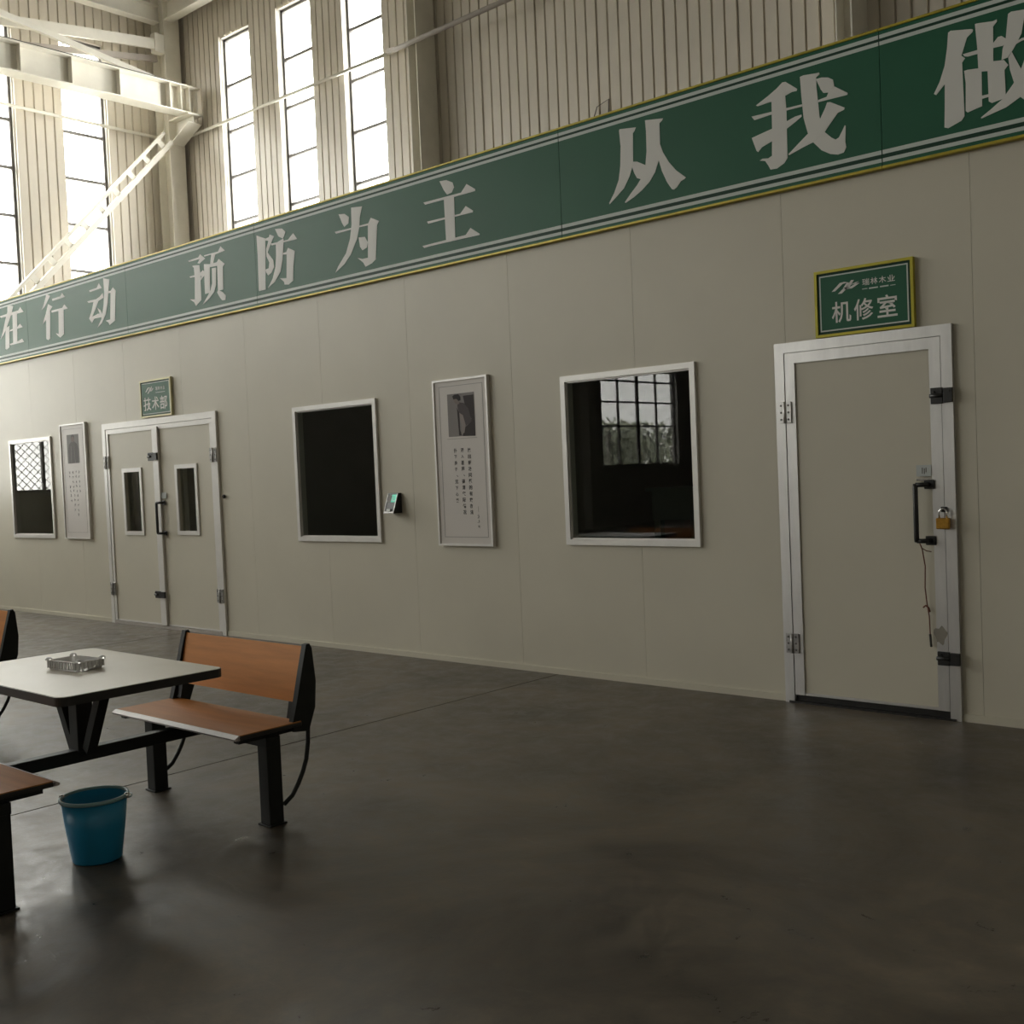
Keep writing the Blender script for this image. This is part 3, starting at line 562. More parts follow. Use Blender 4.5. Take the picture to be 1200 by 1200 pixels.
tag(mb.build('brace', M_steeld), 'short grey cross strut between the two braces', 'brace')

# lattice brace from beam down along the side wall
lb = tag(empty('lattice_brace', (XL + .35, 2.0, 4.4)), 'white lattice brace sloping down from the corner column across the windows', 'brace')
p0, p1 = Vector((XL + .60, 4.12, 7.55)), Vector((XL + .60, 1.05, 4.2))
dv = (p1 - p0).normalized(); nv = Vector((0, dv.z, -dv.y))
for s in (-1, 1):
    mb = MB(); mb.bar(p0 + nv * s * .095, p1 + nv * s * .095, .06, .05 if s > 0 else .085, nv); mb.build('chord', M_steel, lb)
for k in range(10):
    c = p0 + dv * (.20 + .43 * k)
    mb = MB(); mb.bar(c - nv * .095, c + nv * .095, .012, .10, dv); mb.build('batten_plate', M_steel, lb)

# pipes along the walls
pp = MB().tube([(XL + .10, -8, 7.72), (XL + .10, 4.28, 7.68)], .028)
tag(pp.build('pipe', M_steel), 'thin cream pipe along the side wall below the crane beam', 'pipe')
pp = tag(empty('pipe', (-11, YB - .08, 7.6)), 'long thin cream pipe crossing the three strip windows', 'pipe')
MB().tube([(-17.2, YB - .08, 7.63), (-11.30, YB - .10, 7.60)], .026).build('run', M_steel, pp)
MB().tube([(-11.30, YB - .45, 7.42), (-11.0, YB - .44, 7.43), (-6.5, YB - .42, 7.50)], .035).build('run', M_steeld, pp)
mb = MB(); mb.bar((-11.62, YB - .30, 7.52), (-11.28, YB - .44, 7.42), .05, .06); mb.build('clamp', M_steeld, pp)

# ================================================================ PARTITION WITH ROOMS BEHIND
PT = 4.02
J = [-13.9 + 1.1675 * k for k in range(-4, 18)]
J = [max(XL, j) for j in J if j < 6.0]
W = {1: (-14.56, -13.40, .972, 2.236), 2: (-8.495, -7.315, .986, 2.244), 3: (-5.232, -4.062, .990, 2.243)}
D1 = (-12.09, -9.765, 0, 2.303); D2 = (-3.46, -2.342, 0, 2.292)
pholes = [(a + .045, b - .045, c + .045, d - .045) for a, b, c, d in W.values()]
pholes += [(D1[0] + .03, D1[1] - .03, -1, D1[3] - .03), (D2[0] + .03, D2[1] - .03, -1, D2[3] - .03)]
wf = tag(empty('wall_front', (0, 0, 0)), 'warm grey sandwich panel partition below the green banner', None, None, 'structure')
for a, b in zip(J, J[1:]):
    hs = [h for h in pholes if h[1] > a and h[0] < b]
    MB().holed(a + .0011, b - .0011, 0, PT, 0, .05, hs, on('front')).build('wall_panel', M_panel, wf)
MB().holed(J[0], J[-1], 0, PT, .006, .048, pholes, on('front')).build('joint_strip', M_inner, wf)
# room enclosure behind
mb = MB(); mb.box(XL, J[-1], .055, YB, PT - .03, PT)  # unseen sheet added on the room roof as a light bouncer
tag(mb.build('trim_7', M_rooftop), 'unseen top sheet added over the rooms to bounce window light', None, None, 'structure')
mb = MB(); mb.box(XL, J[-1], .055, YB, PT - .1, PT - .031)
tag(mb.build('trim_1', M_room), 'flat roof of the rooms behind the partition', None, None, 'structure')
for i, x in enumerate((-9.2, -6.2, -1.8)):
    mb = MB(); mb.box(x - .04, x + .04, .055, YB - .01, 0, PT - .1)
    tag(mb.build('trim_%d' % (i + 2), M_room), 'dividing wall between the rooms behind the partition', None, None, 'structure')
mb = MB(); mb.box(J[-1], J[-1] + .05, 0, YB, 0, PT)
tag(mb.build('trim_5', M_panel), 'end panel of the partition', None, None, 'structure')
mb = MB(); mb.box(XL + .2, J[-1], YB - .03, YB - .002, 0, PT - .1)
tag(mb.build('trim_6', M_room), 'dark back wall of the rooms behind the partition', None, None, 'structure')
# base channel
bb = tag(empty('baseboard_front', (0, 0, 0)), 'thin grey channel along the foot of the partition', None, None, 'structure')
for a, b in ((XL, D1[0]), (D1[1], D2[0]), (D2[1], J[-1])):
    mb = MB(); mb.box(a, b, -.012, -.001, 0, .045); mb.build('channel', M_panel, bb)

def frame_pieces(x0, x1, z0, z1, w, y0, y1, mt, parent, name='frame', bottom=True, bev=.004):
    """mitred frame: four separate members"""
    P = [((x0, z0), (x0, z1), (x0 + w, z1 - w), (x0 + w, z0 + (w if bottom else 0))),
         ((x1, z0), (x1, z1), (x1 - w, z1 - w), (x1 - w, z0 + (w if bottom else 0))),
         ((x0, z1), (x1, z1), (x1 - w, z1 - w), (x0 + w, z1 - w))]
    if bottom: P.append(((x0, z0), (x1, z0), (x1 - w, z0 + w), (x0 + w, z0 + w)))
    out = []
    for q in P:
        out.append(MB().flat(q, y0, y1).build(name, mt, parent, bevel=bev))
    return out

def pane(x0, x1, z0, z1, y, mt, parent):
    mb = MB(); mb.bm.faces.new([mb.bm.verts.new(v) for v in ((x0, y, z0), (x1, y, z0), (x1, y, z1), (x0, y, z1))])
    return mb.build('pane', mt, parent)

wl_ = {1: 'white framed window left of the narrow poster, bright with reflections', 2: 'dark white framed window beside the attendance terminal', 3: 'white framed window reflecting a gridded window, left of the single door'}
for k, (a, b, c, d) in W.items():
    w = tag(empty('window_%d' % k, ((a + b) / 2, 0, c)), wl_[k], None, None, 'structure')
    frame_pieces(a, b, c, d, .042, -.022, -.0005, M_aluw, w)
    mb = MB()          # reveal lining
    for q in ((a + .040, a + .052, c + .04, d - .04), (b - .052, b - .040, c + .04, d - .04), (a + .04, b - .04, d - .052, d - .04), (a + .04, b - .04, c + .04, c + .052)):
        mb.box(q[0], q[1], -.004, .06, q[2], q[3])
    mb.build('reveal', M_aluw, w)
    pane(a + .045, b - .045, c + .045, d - .045, .008, M_glassd, w)

# ---- door_1: double leaf door
d1 = tag(empty('door_1', ((D1[0] + D1[1]) / 2, 0, 0)), 'grey double door with two narrow glazed lights and black pull handle', None, None, 'structure')
frame_pieces(D1[0], D1[1], 0, D1[3], .068, -.026, -.0005, M_aluw, d1, bottom=False)
def leaf(x0, x1, z0, z1, parent, stile=.055, glaze=None, metal=M_aluw):
    h = [(glaze[0] + .04, glaze[1] - .04, glaze[2] + .04, glaze[3] - .04)] if glaze else []
    lf = MB().holed(x0 + .002, x1 - .002, z0, z1, -.012, .03, h, on('front')).build('leaf', M_panel, parent)
    frame_pieces(x0 + .001, x1 - .001, z0, z1, stile, -.022, -.0125, metal, lf, 'edge_profile', bottom=False, bev=.003)
    mb = MB(); mb.box(x0 + stile + .002, x1 - stile - .002, -.019, -.0125, z0, z0 + .016); mb.build('bottom_rail', metal, lf)
    if glaze:
        frame_pieces(*glaze, .045, -.026, -.0125, M_aluw, lf, 'light_frame')
        pane(glaze[0] + .03, glaze[1] - .03, glaze[2] + .03, glaze[3] - .03, .02, M_glassd, lf)
    return lf
xm = -10.93
leaf(D1[0] + .072, xm, .035, D1[3] - .072, d1, .05, (-11.69, -11.27, 1.022, 1.778))
leaf(xm, D1[1] - .072, .035, D1[3] - .072, d1, .05, (-10.585, -10.16, 1.030, 1.782))
mb = MB(); mb.box(xm - .058, xm + .055, -.040, -.0225, .035, 2.21, .005); mb.build('astragal', M_aluw, d1)
mb = MB(); mb.box(D1[0] + .07, D1[1] - .07, -.03, .03, 0, .03); mb.build('threshold', M_steeld, d1)

def hinge(x0, x1, z0, z1, parent, mt=M_hinge):
    xc = (x0 + x1) / 2
    mb = MB(); mb.box(x0, xc - .004, -.034, -.0265, z0, z1, .0015); mb.box(xc + .004, x1, -.034, -.0225, z0, z1, .0015)
    h = mb.build('hinge', mt, parent)
    MB().tube([(xc, -.036, z0), (xc, -.036, z1)], .009, 10).build('pin', mt, h)
    mb = MB()
    for k in range(3):
        for x in (x0 + .018, x1 - .018):
            z = z0 + (z1 - z0) * (k + .5) / 3
            mb.tube([(x, -.0365, z), (x, -.033, z)], .007, 8)
    mb.build('screw', M_dark, h)
for x0, x1, z0, z1 in ((-12.075, -11.965, 1.785, 1.93), (-12.075, -11.965, .325, .47), (-9.89, -9.775, 1.785, 1.93), (-9.89, -9.775, .335, .478)):
    hinge(x0, x1, z0, z1, d1)

def strap_latch(x0, x1, z0, z1, y, parent):
    """black hasp plate bridging leaf and frame"""
    xc = (x0 + x1) / 2
    mb = MB(); mb.box(x0, xc + .006, y - .014, y, z0, z1, .003); l = mb.build('latch', M_black, parent)
    mb = MB(); mb.box(xc + .010, x1, y - .020, y, z0 + .004, z1 - .004, .003); mb.build('keeper', M_black, l)
    mb = MB()
    for k in range(3):
        mb.tube([(x0 + .02 + (x1 - x0 - .04) * k / 2, y - .024, (z0 + z1) / 2 + .022), (x0 + .02 + (x1 - x0 - .04) * k / 2, y - .012, (z0 + z1) / 2 + .022)], .007, 8)
    mb.tube([(x0 - .004, y - .012, (z0 + z1) / 2), (x0 + .07, y - .012, (z0 + z1) / 2)], .012, 8)
    mb.build('bolt', M_black, l)
strap_latch(-11.06, -10.875, 1.842, 1.93, -.041, d1)
strap_latch(-11.06, -10.86, .335, .412, -.041, d1)

def pull_handle(x, z0, z1, y, parent, side):
    """black tubular D handle: grip stands off the leaf, its two feet turn towards 'side'"""
    g = MB().tube([(x, y - .055, z0), (x, y - .06, z0 + .02), (x, y - .06, z1 - .02), (x, y - .055, z1)], .015, 10).build('handle', M_black, parent)
    for z in (z0 + .004, z1 - .004):
        MB().tube([(x, y - .055, z), (x + side * .05, y - .045, z), (x + side * .062, y + .0, z)], .014, 10).build('handle_arm', M_black, g)
        mb = MB(); mb.box(x + side * .062 - .03, x + side * .062 + .03, y - .012, y, z - .026, z + .026, .004); mb.build('handle_foot', M_black, g)
    return g
pull_handle(-10.885, 1.045, 1.385, -.024, d1, 1)
mb = MB(); mb.box(-10.872, -10.775, -.0255, -.0225, 1.425, 1.49); mb.build('label_sticker', M_note, d1)
kn = MB().lathe((0, 0, 0), [(.012, 0), (.02, .006), (.02, .018), (.012, .026)], 14)
for v in kn.bm.verts: v.co = Vector((-9.70 + v.co.x, -.001 - v.co.z, 1.427 + v.co.y))
tag(kn.build('wall_button', M_black), 'small round black knob on the wall right of the double door', 'button')

# ---- door_2: single leaf door
d2 = tag(empty('door_2', ((D2[0] + D2[1]) / 2, 0, 0)), 'grey single door in aluminium frame with black handle and padlock', None, None, 'structure')
frame_pieces(D2[0], D2[1], 0, D2[3], .064, -.026, -.0005, M_alu, d2, bottom=False)
lf2 = leaf(D2[0] + .067, D2[1] - .067, .052, D2[3] - .067, d2, .066, None, M_alu)
mb = MB(); mb.box(D2[0] + .03, D2[1] - .03, -.035, .05, .0, .012); mb.build('threshold', M_black, d2)
mb = MB(); mb.box(D2[0] + .064, D2[1] - .064, .0, .04, .012, .052); mb.build('gap_shade', M_black, d2)  # black strip stands in for the shade in the gap below the leaf
hinge(-3.438, -3.352, 1.787, 1.92, d2, M_alu); hinge(-3.44, -3.352, .32, .444, d2)
strap_latch(-2.466, -2.339, 1.84, 1.932, -.0265, d2)
strap_latch(-2.468, -2.338, .322, .402, -.0265, d2)
pull_handle(-2.553, 1.045, 1.380, -.022, d2, 1)
st = MB(); st.box(-2.566, -2.478, -.0265, -.0235, 1.424, 1.490); o = st.build('label_sticker', M_note, d2)
mb = MB()
for q in ((-2.532, -2.528, 1.44, 1.475), (-2.520, -2.516, 1.437, 1.47), (-2.510, -2.506, 1.447, 1.475)): mb.box(q[0], q[1], -.0275, -.0268, q[2], q[3])
mb.build('print', M_ink, o)
mb = MB(); mb.box(-2.566, -2.478, -.030, -.0235, 1.396, 1.412, .002); mb.build('lock_plate', M_bright, d2)
mb = MB(); mb.box(-2.425, -2.392, -.040, -.027, 1.215, 1.245, .003); mb.build('hasp', M_black, d2)
mb = MB()      # irregular brownish patch beside the lower end of the cord
mb.flat([(-2.452 + .036 * math.cos(a) * (1 + .25 * math.sin(3 * a)), .495 + .050 * math.sin(a) * (1 + .2 * math.cos(5 * a))) for a in [2 * math.pi * k / 24 for k in range(24)]], -.0226, -.0221)
mb.build('brownish_mark', mat('brownish_patch', (.30, .275, .23), rough=.6, metal=.2), d2)

# padlock
pl = tag(empty('padlock', (-2.408, -.052, 1.118)), 'brass padlock hanging from the single door', 'padlock')
mb = MB(); mb.box(-2.446, -2.370, -.066, -.038, 1.118, 1.182, .006); mb.build('body', M_brass, pl)
pts = [(-2.430, -.052, 1.175), (-2.430, -.052, 1.205)] + [(-2.408 - .022 * math.cos(a), -.052, 1.212 + .022 * math.sin(a)) for a in [math.pi * k / 8 for k in range(9)]] + [(-2.386, -.052, 1.205), (-2.386, -.052, 1.175)]
MB().tube(pts, .0055, 8).build('shackle', M_bright, pl)
# cord hanging from the handle
pts = [(-2.540, -.075, 1.040), (-2.530, -.062, 1.0), (-2.524, -.04, .90), (-2.531, -.034, .772), (-2.523, -.032, .68), (-2.512, -.03, .60), (-2.510, -.03, .50), (-2.506, -.03, .427)]
cd = MB().tube(pts, .0035, 6)
o = tag(empty('cord', (-2.52, -.03, .43)), 'thin red brown cord hanging from the handle of the single door', 'cord')
cd.build('strand', M_cord, o)
MB().tube([(-2.545, -.032, .655), (-2.53, -.036, .668), (-2.514, -.032, .655), (-2.506, -.034, .63)], .005, 6).build('knot', M_cord, o)
MB().tube([(-2.51, -.031, .50), (-2.506, -.03, .425)], .007, 6).build('frayed_end', M_jointd, o)
MB().tube([(-2.53, -.06, 1.005), (-2.51, -.05, .99), (-2.485, -.04, .985)], .003, 6).build('loop', M_cord, o)
# ================================================================ THE GREEN BANNER
BZ0, BZ1 = 3.238, 4.052
bn = tag(empty('slogan_banner', (-8, -.03, BZ0)), 'long green slogan banner with white characters along the partition top', 'banner')
seams = [XL + .02, -16.22, -13.79, -11.36, -8.93, -5.142, -2.71, -.28, 2.15]
for a, b in zip(seams, seams[1:]):
    mb = MB(); mb.box(a + .002, b - .002, -.035, -.002, BZ0 + .012, BZ1 - .012); mb.build('banner_board', M_green, bn)
    for z0, z1 in ((3.277, 3.299), (3.323, 3.347), (3.953, 3.975), (3.992, 4.014)):
        mb = MB(); mb.box(a + .003, b - .003, -.0362, -.0351, z0, z1); mb.build('stripe', M_stripe, bn)
    for z0, z1 in ((3.300, 3.322), (3.976, 3.991)):
        mb = MB(); mb.box(a + .003, b - .003, -.0358, -.0351, z0, z1); mb.build('stripe_gap', M_greendark, bn)
    for z0, z1 in ((BZ0 + .001, BZ0 + .018), (BZ1 - .016, BZ1)):
        mb = MB(); mb.box(a + .001, b - .001, -.042, -.002, z0, z1, .003); mb.build('gold_edge', M_yellow, bn)
for k, strokes in CHARS.items():
    mb = MB()
    for i, s in enumerate(strokes):
        mb.flat(s, -.0372 - .00012 * i, -.0351)
    mb.build('character', M_letter, bn)

# ================================================================ DOOR SIGNS
JI = [[(.02, .74), (.40, .74), (.40, .84), (.02, .84)], [(.16, .04), (.27, .04), (.27, 1.0), (.16, 1.0)], [(.06, .0), (.22, .0), (.26, .10), (.08, .10)],
      [(.0, .33), (.40, .44), (.40, .54), (.0, .43)], [(.42, .76), (.98, .76), (.98, .86), (.42, .86)], [(.64, .50), (.75, .50), (.75, 1.0), (.64, 1.0)],
      [(.46, .46), (.90, .46), (.90, .56), (.46, .56)], [(.80, .50), (.92, .52), (.84, .34), (.70, .18), (.46, .0), (.38, .08), (.60, .24), (.72, .38)],
      [(.50, .48), (.60, .50), (.72, .28), (1.0, .10), (.94, .0), (.64, .18)]]
def sign(name_label, x0, x1, z0, z1, chars, logo, brand, sub, big, frame):
    s = tag(empty('door_sign', ((x0 + x1) / 2, -.03, z0)), name_label, 'sign')
    mb = MB(); mb.box(x0 + .008, x1 - .008, -.022, -.0005, z0 + .008, z1 - .008); mb.build('board', M_greendark, s)
    frame_pieces(x0, x1, z0, z1, .017, -.030, -.0005, frame, s, bev=.003)
    frame_pieces(x0 + .032, x1 - .032, z0 + .034, z1 - .032, .008, -.0238, -.0222, M_stripe, s, 'border_line', bev=0)
    mb = MB(); mb.box(x0 + .040, x1 - .040, -.0232, -.0222, z0 + .042, z1 - .040); mb.build('field', M_green, s)
    mb = MB()
    for p in logo: mb.flat(p, -.0245, -.0233)
    mb.build('emblem', M_letter, s)
    for ch, a, b, c, d in brand:
        mb = MB(); put_text(mb, ch, a, b, c, d, -.0242, .01); mb.build('lettering', M_letter, s)
    mb = MB()
    for a, b, z, t in sub: mb.box(a, b, -.0242, -.0233, z - t, z + t)
    mb.build('underline', M_stripe, s)
    for ch, a, b, c, d in big:
        mb = MB()
        if ch == '技':
            for i, st in enumerate(JI): mb.flat([(a + u * (b - a), c + v * (d - c)) for u, v in st], -.0246 - .0001 * i, -.0233)
        else: put_text(mb, ch, a, b, c, d, -.0245, .012)
        mb.build('lettering', M_letter, s)
    return s
# emblem: two linked slanted zig-zag bands
def emblem(x0, x1, z0, z1):
    U = lambda pts: [(x0 + u * (x1 - x0), z0 + v * (z1 - z0)) for u, v in pts]
    return [U([(0, .26), (.12, .26), (.40, .78), (.58, .86), (.46, .94), (.30, .90)]),
            U([(.22, .0), (.36, .0), (.58, .42), (.46, .48)]),
            U([(.40, .42), (.56, .86), (.66, .80), (.52, .36)]),
            U([(.50, .40), (.62, .36), (.80, .98), (.70, 1.0)]),
            U([(.46, .30), (.72, .30), (1.0, .66), (.86, .66), (.64, .44), (.50, .44)]),
            U([(.66, .60), (.84, .66), (.98, .80), (.84, .76)])]
sign('green door sign with yellow frame above the single door', -3.170, -2.550, 2.297, 2.703, None, emblem(-3.058, -2.877, 2.55, 2.622),
     [('瑞', -2.861, -2.817, 2.578, 2.618), ('林', -2.810, -2.766, 2.578, 2.618), ('木', -2.758, -2.714, 2.578, 2.618), ('业', -2.706, -2.660, 2.579, 2.617)], [(-2.863, -2.83, 2.558, .002), (-2.82, -2.765, 2.557, .004), (-2.752, -2.70, 2.557, .004), (-2.69, -2.658, 2.556, .002)],
     [('机', -3.061, -2.937, 2.376, 2.504), ('修', -2.918, -2.797, 2.375, 2.503), ('室', -2.772, -2.650, 2.374, 2.505)], M_yellow2)
sign('green door sign with pale frame above the double door', -11.198, -10.572, 2.317, 2.722, None, emblem(-11.09, -10.91, 2.575, 2.648),
     [('瑞', -10.88, -10.838, 2.598, 2.64), ('林', -10.83, -10.788, 2.598, 2.64), ('木', -10.78, -10.738, 2.598, 2.64), ('业', -10.73, -10.69, 2.599, 2.639)], [(-10.88, -10.69, 2.575, .003)],
     [('技', -11.134, -10.985, 2.390, 2.535), ('术', -10.965, -10.82, 2.390, 2.535), ('部', -10.80, -10.655, 2.390, 2.535)], M_palegold)

# ================================================================ FRAMED POSTERS
def poster(label, x0, x1, z0, z1):
    s = tag(empty('framed_poster', ((x0 + x1) / 2, -.02, z0)), label, 'poster')
    mb = MB(); mb.box(x0 + .01, x1 - .01, -.024, -.0005, z0 + .01, z1 - .01); mb.build('sheet', M_paper, s)
    frame_pieces(x0, x1, z0, z1, .018, -.034, -.0005, M_aluw, s, bev=.004)
    return s
p1_ = poster('white framed quote poster with dark photo of a stooping man, between two windows', -6.585, -5.968, .968, 2.328)
frame_pieces(-6.515, -6.022, 1.038, 2.272, .005, -.0252, -.0243, M_pline, p1_, 'border_line', bev=0)
pic = MB().flat([(-6.420, 1.858), (-6.118, 1.858), (-6.118, 2.204), (-6.420, 2.204)], -.0252, -.0243).build('picture', M_ptone[0], p1_)
for i, (k, mi) in enumerate((('dark', 1), ('torso', 4), ('legs', 1), ('arm2', 1), ('arm', 5), ('face', 3), ('hair', 2))):
    MB().flat(PORTRAIT[k], -.0256 - .0002 * i, -.0250).build('picture_tone', M_ptone[mi], pic)
mb = MB(); mb.box(-6.44, -6.10, -.0252, -.0243, 1.838, 1.842); mb.build('rule_line', M_pline, p1_)
def column_text(parent, txt, xc, z1, pitch, size, mt, bold):
    mb = MB()
    for i, ch in enumerate(txt):
        z = z1 - pitch * i
        if ch == ' ': continue
        if ch in '、':
            put_text(mb, ch, xc + .004, xc + .018, z - .012, z + .004, -.0252, bold)
        elif ch in '入子下心': put_text(mb, ch, xc - size * .44, xc + size * .44, z - size * .40, z + size * .40, -.0252, bold)
        else: put_text(mb, ch, xc - size / 2, xc + size / 2, z - size / 2, z + size / 2, -.0252, bold)
    tag(mb.build('lettering', mt, parent), kind='stuff')
column_text(p1_, '扑下身子、沉下心来', -6.352, 1.745, .0508, .036, M_ink, .03)
column_text(p1_, '深入基层、搞清实际情况', -6.274, 1.745, .0503, .036, M_ink, .03)
column_text(p1_, '找出解决问题的有效办法', -6.196, 1.742, .0500, .036, M_ink, .03)
mb = MB(); mb.box(-6.123, -6.121, -.0252, -.0243, 1.245, 1.288)
rr = random.Random(3)
def scribble(mb, xc, zc, s, n):
    """an unreadable small brush character: a handful of short strokes"""
    for _ in range(n):
        a = rr.choice((0, 0, math.pi / 2, .8, -.8)); l = s * rr.uniform(.35, .9) / 2
        cx, cz = xc + rr.uniform(-.25, .25) * s, zc + rr.uniform(-.32, .32) * s
        ux, uz = math.cos(a) * l, math.sin(a) * l; t = s * .05
        mb.flat([(cx - ux - uz * t / l, cz - uz + ux * t / l), (cx + ux - uz * t / l, cz + uz + ux * t / l), (cx + ux + uz * t / l, cz + uz - ux * t / l), (cx - ux + uz * t / l, cz - uz - ux * t / l)], -.0252, -.0243)
for z in (1.208, 1.165, 1.125): scribble(mb, -6.122, z, .028, 6)
tag(mb.build('signature', M_inkl, p1_), kind='stuff')
p2_ = poster('white framed quote poster with faint standing figure, left of the double door', -13.116, -12.486, .970, 2.358)
frame_pieces(-13.045, -12.555, 1.045, 2.295, .004, -.0252, -.0243, M_pline, p2_, 'border_line', bev=0)
pic = MB().flat([(-12.953, 1.880), (-12.660, 1.880), (-12.660, 2.226), (-12.953, 2.226)], -.0252, -.0243).build('picture', M_ptone[6], p2_)
U = lambda pts: [(-12.953 + u * .293, 1.880 + v * .346) for u, v in pts]
for i, (pts, mi) in enumerate((([(.12, 0), (.90, 0), (.92, .5), (.84, .66), (.62, .76), (.40, .76), (.18, .66), (.10, .45)], 7),
                              ([(.36, .80), (.42, .74), (.58, .74), (.64, .82), (.63, .93), (.5, .98), (.38, .93)], 3),
                              ([(.36, .86), (.38, .96), (.5, 1.0), (.62, .96), (.65, .86), (.6, .92), (.42, .92)], 7),
                              ([(.30, .0), (.36, 0), (.38, .6), (.32, .6)], 0), ([(.62, 0), (.68, 0), (.66, .6), (.62, .6)], 0))):
    MB().flat(U(pts), -.0256 - .0002 * i, -.0250).build('picture_tone', M_ptone[mi], pic)
mb = MB()
for x, rows in ((-12.925, 7), (-12.845, 10), (-12.765, 10), (-12.690, 6)):
    for r in range(rows):
        if rr.random() < .9: scribble(mb, x + .012 * (r > 4), 1.772 - .056 * r, .034, 5)
tag(mb.build('lettering', M_inkl, p2_), kind='stuff')

# ================================================================ ATTENDANCE TERMINAL
tm = tag(empty('attendance_terminal', (-7.115, -.05, 1.24)), 'small black time clock with lit green screen beside the dark window', 'terminal')
yb0, yt0 = -.100, -.035      # front face leans back towards the top
F = lambda x, t, e=0: (x, yb0 + (yt0 - yb0) * t - e, 1.242 + .172 * t)
mb = MB(); mb.prism([(-.001, 1.242), (yb0, 1.242), (yt0, 1.414), (-.001, 1.414)], lambda p: (-7.180, p[0], p[1]), lambda p: (-7.050, p[0], p[1]))
mb.build('case', M_black, tm, bevel=.004)
def face(x0, x1, t0, t1, e0, e1, name, mt):
    mb = MB(); mb.prism([(x0, t0), (x1, t0), (x1, t1), (x0, t1)], lambda p: F(p[0], p[1], e1), lambda p: F(p[0], p[1], e0)); return mb.build(name, mt, tm)
face(-7.178, -7.169, .02, .98, .0005, .004, 'bezel', M_hinge); face(-7.061, -7.052, .02, .98, .0005, .004, 'bezel', M_hinge)
face(-7.169, -7.061, .02, .10, .0005, .004, 'bezel', M_hinge)
face(-7.163, -7.120, .55, .90, .0005, .002, 'side_display', M_inkl)
sc_ = face(-7.117, -7.065, .55, .92, .0005, .002, 'screen', M_screen)
mb = MB()
for i, (x0, t0, x1, t1) in enumerate(((-7.110, .62, -7.100, .85), (-7.095, .60, -7.073, .66), (-7.089, .68, -7.081, .88))):
    mb.prism([(x0, t0), (x1, t0), (x1, t1), (x0, t1)], lambda p: F(p[0], p[1], .0032), lambda p: F(p[0], p[1], .0021))
mb.build('screen_symbol', M_note, sc_)
face(-7.140, -7.090, .11, .22, .0005, .012, 'fingerprint_sensor', M_note)

# ================================================================ CANTEEN TABLE SETS
def rounded(x0, x1, y0, y1, r, n=6):
    pts = []
    for cx, cy, a0 in ((x1 - r, y1 - r, 0), (x0 + r, y1 - r, 90), (x0 + r, y0 + r, 180), (x1 - r, y0 + r, 270)):
        for k in range(n + 1):
            a = math.radians(a0 + 90 * k / n); pts.append((cx + r * math.cos(a), cy + r * math.sin(a)))
    return pts
XC, YC = -4.672, -4.11
ts = tag(empty('canteen_table', (XC, YC, 0)), 'cream topped canteen table with two orange benches on black frame', 'table')
tx0, tx1, ty0, ty1 = -5.292, -4.122, -4.485, -3.745
top = MB().prism(rounded(tx0, tx1, ty0, ty1, .045), lambda p: (p[0], p[1], .722), lambda p: (p[0], p[1], .757)).build('table_top', M_edge, ts, bevel=.006)
MB().prism(rounded(tx0 + .004, tx1 - .004, ty0 + .004, ty1 - .004, .043), lambda p: (p[0], p[1], .7565), lambda p: (p[0], p[1], .7595)).build('laminate', M_tabletop, top)
XT = -4.715
mb = MB(); mb.box(XT - .38, XT + .38, YC - .025, YC + .025, .690, .721); mb.build('top_bearer', M_iron, ts)
mb = MB(); mb.box(XT - .025, XT + .025, YC - .28, YC + .28, .692, .720); mb.build('top_bearer', M_iron, ts)
mb = MB(); mb.box(XT - .038, XT + .038, YC - .038, YC + .038, .40, .695, .004); mb.build('post', M_iron, ts)
for s in (-1, 1):
    mb = MB(); mb.bar((XT + s * .062, YC, .405), (XT + s * .225, YC, .70), .045, .045, (0, 1, 0)); mb.build('post_brace', M_iron, ts)
mb = MB(); mb.box(XT - .03, XT + .03, YC - .60, YC + .60, .352, .408, .004); mb.build('rail', M_iron, ts)
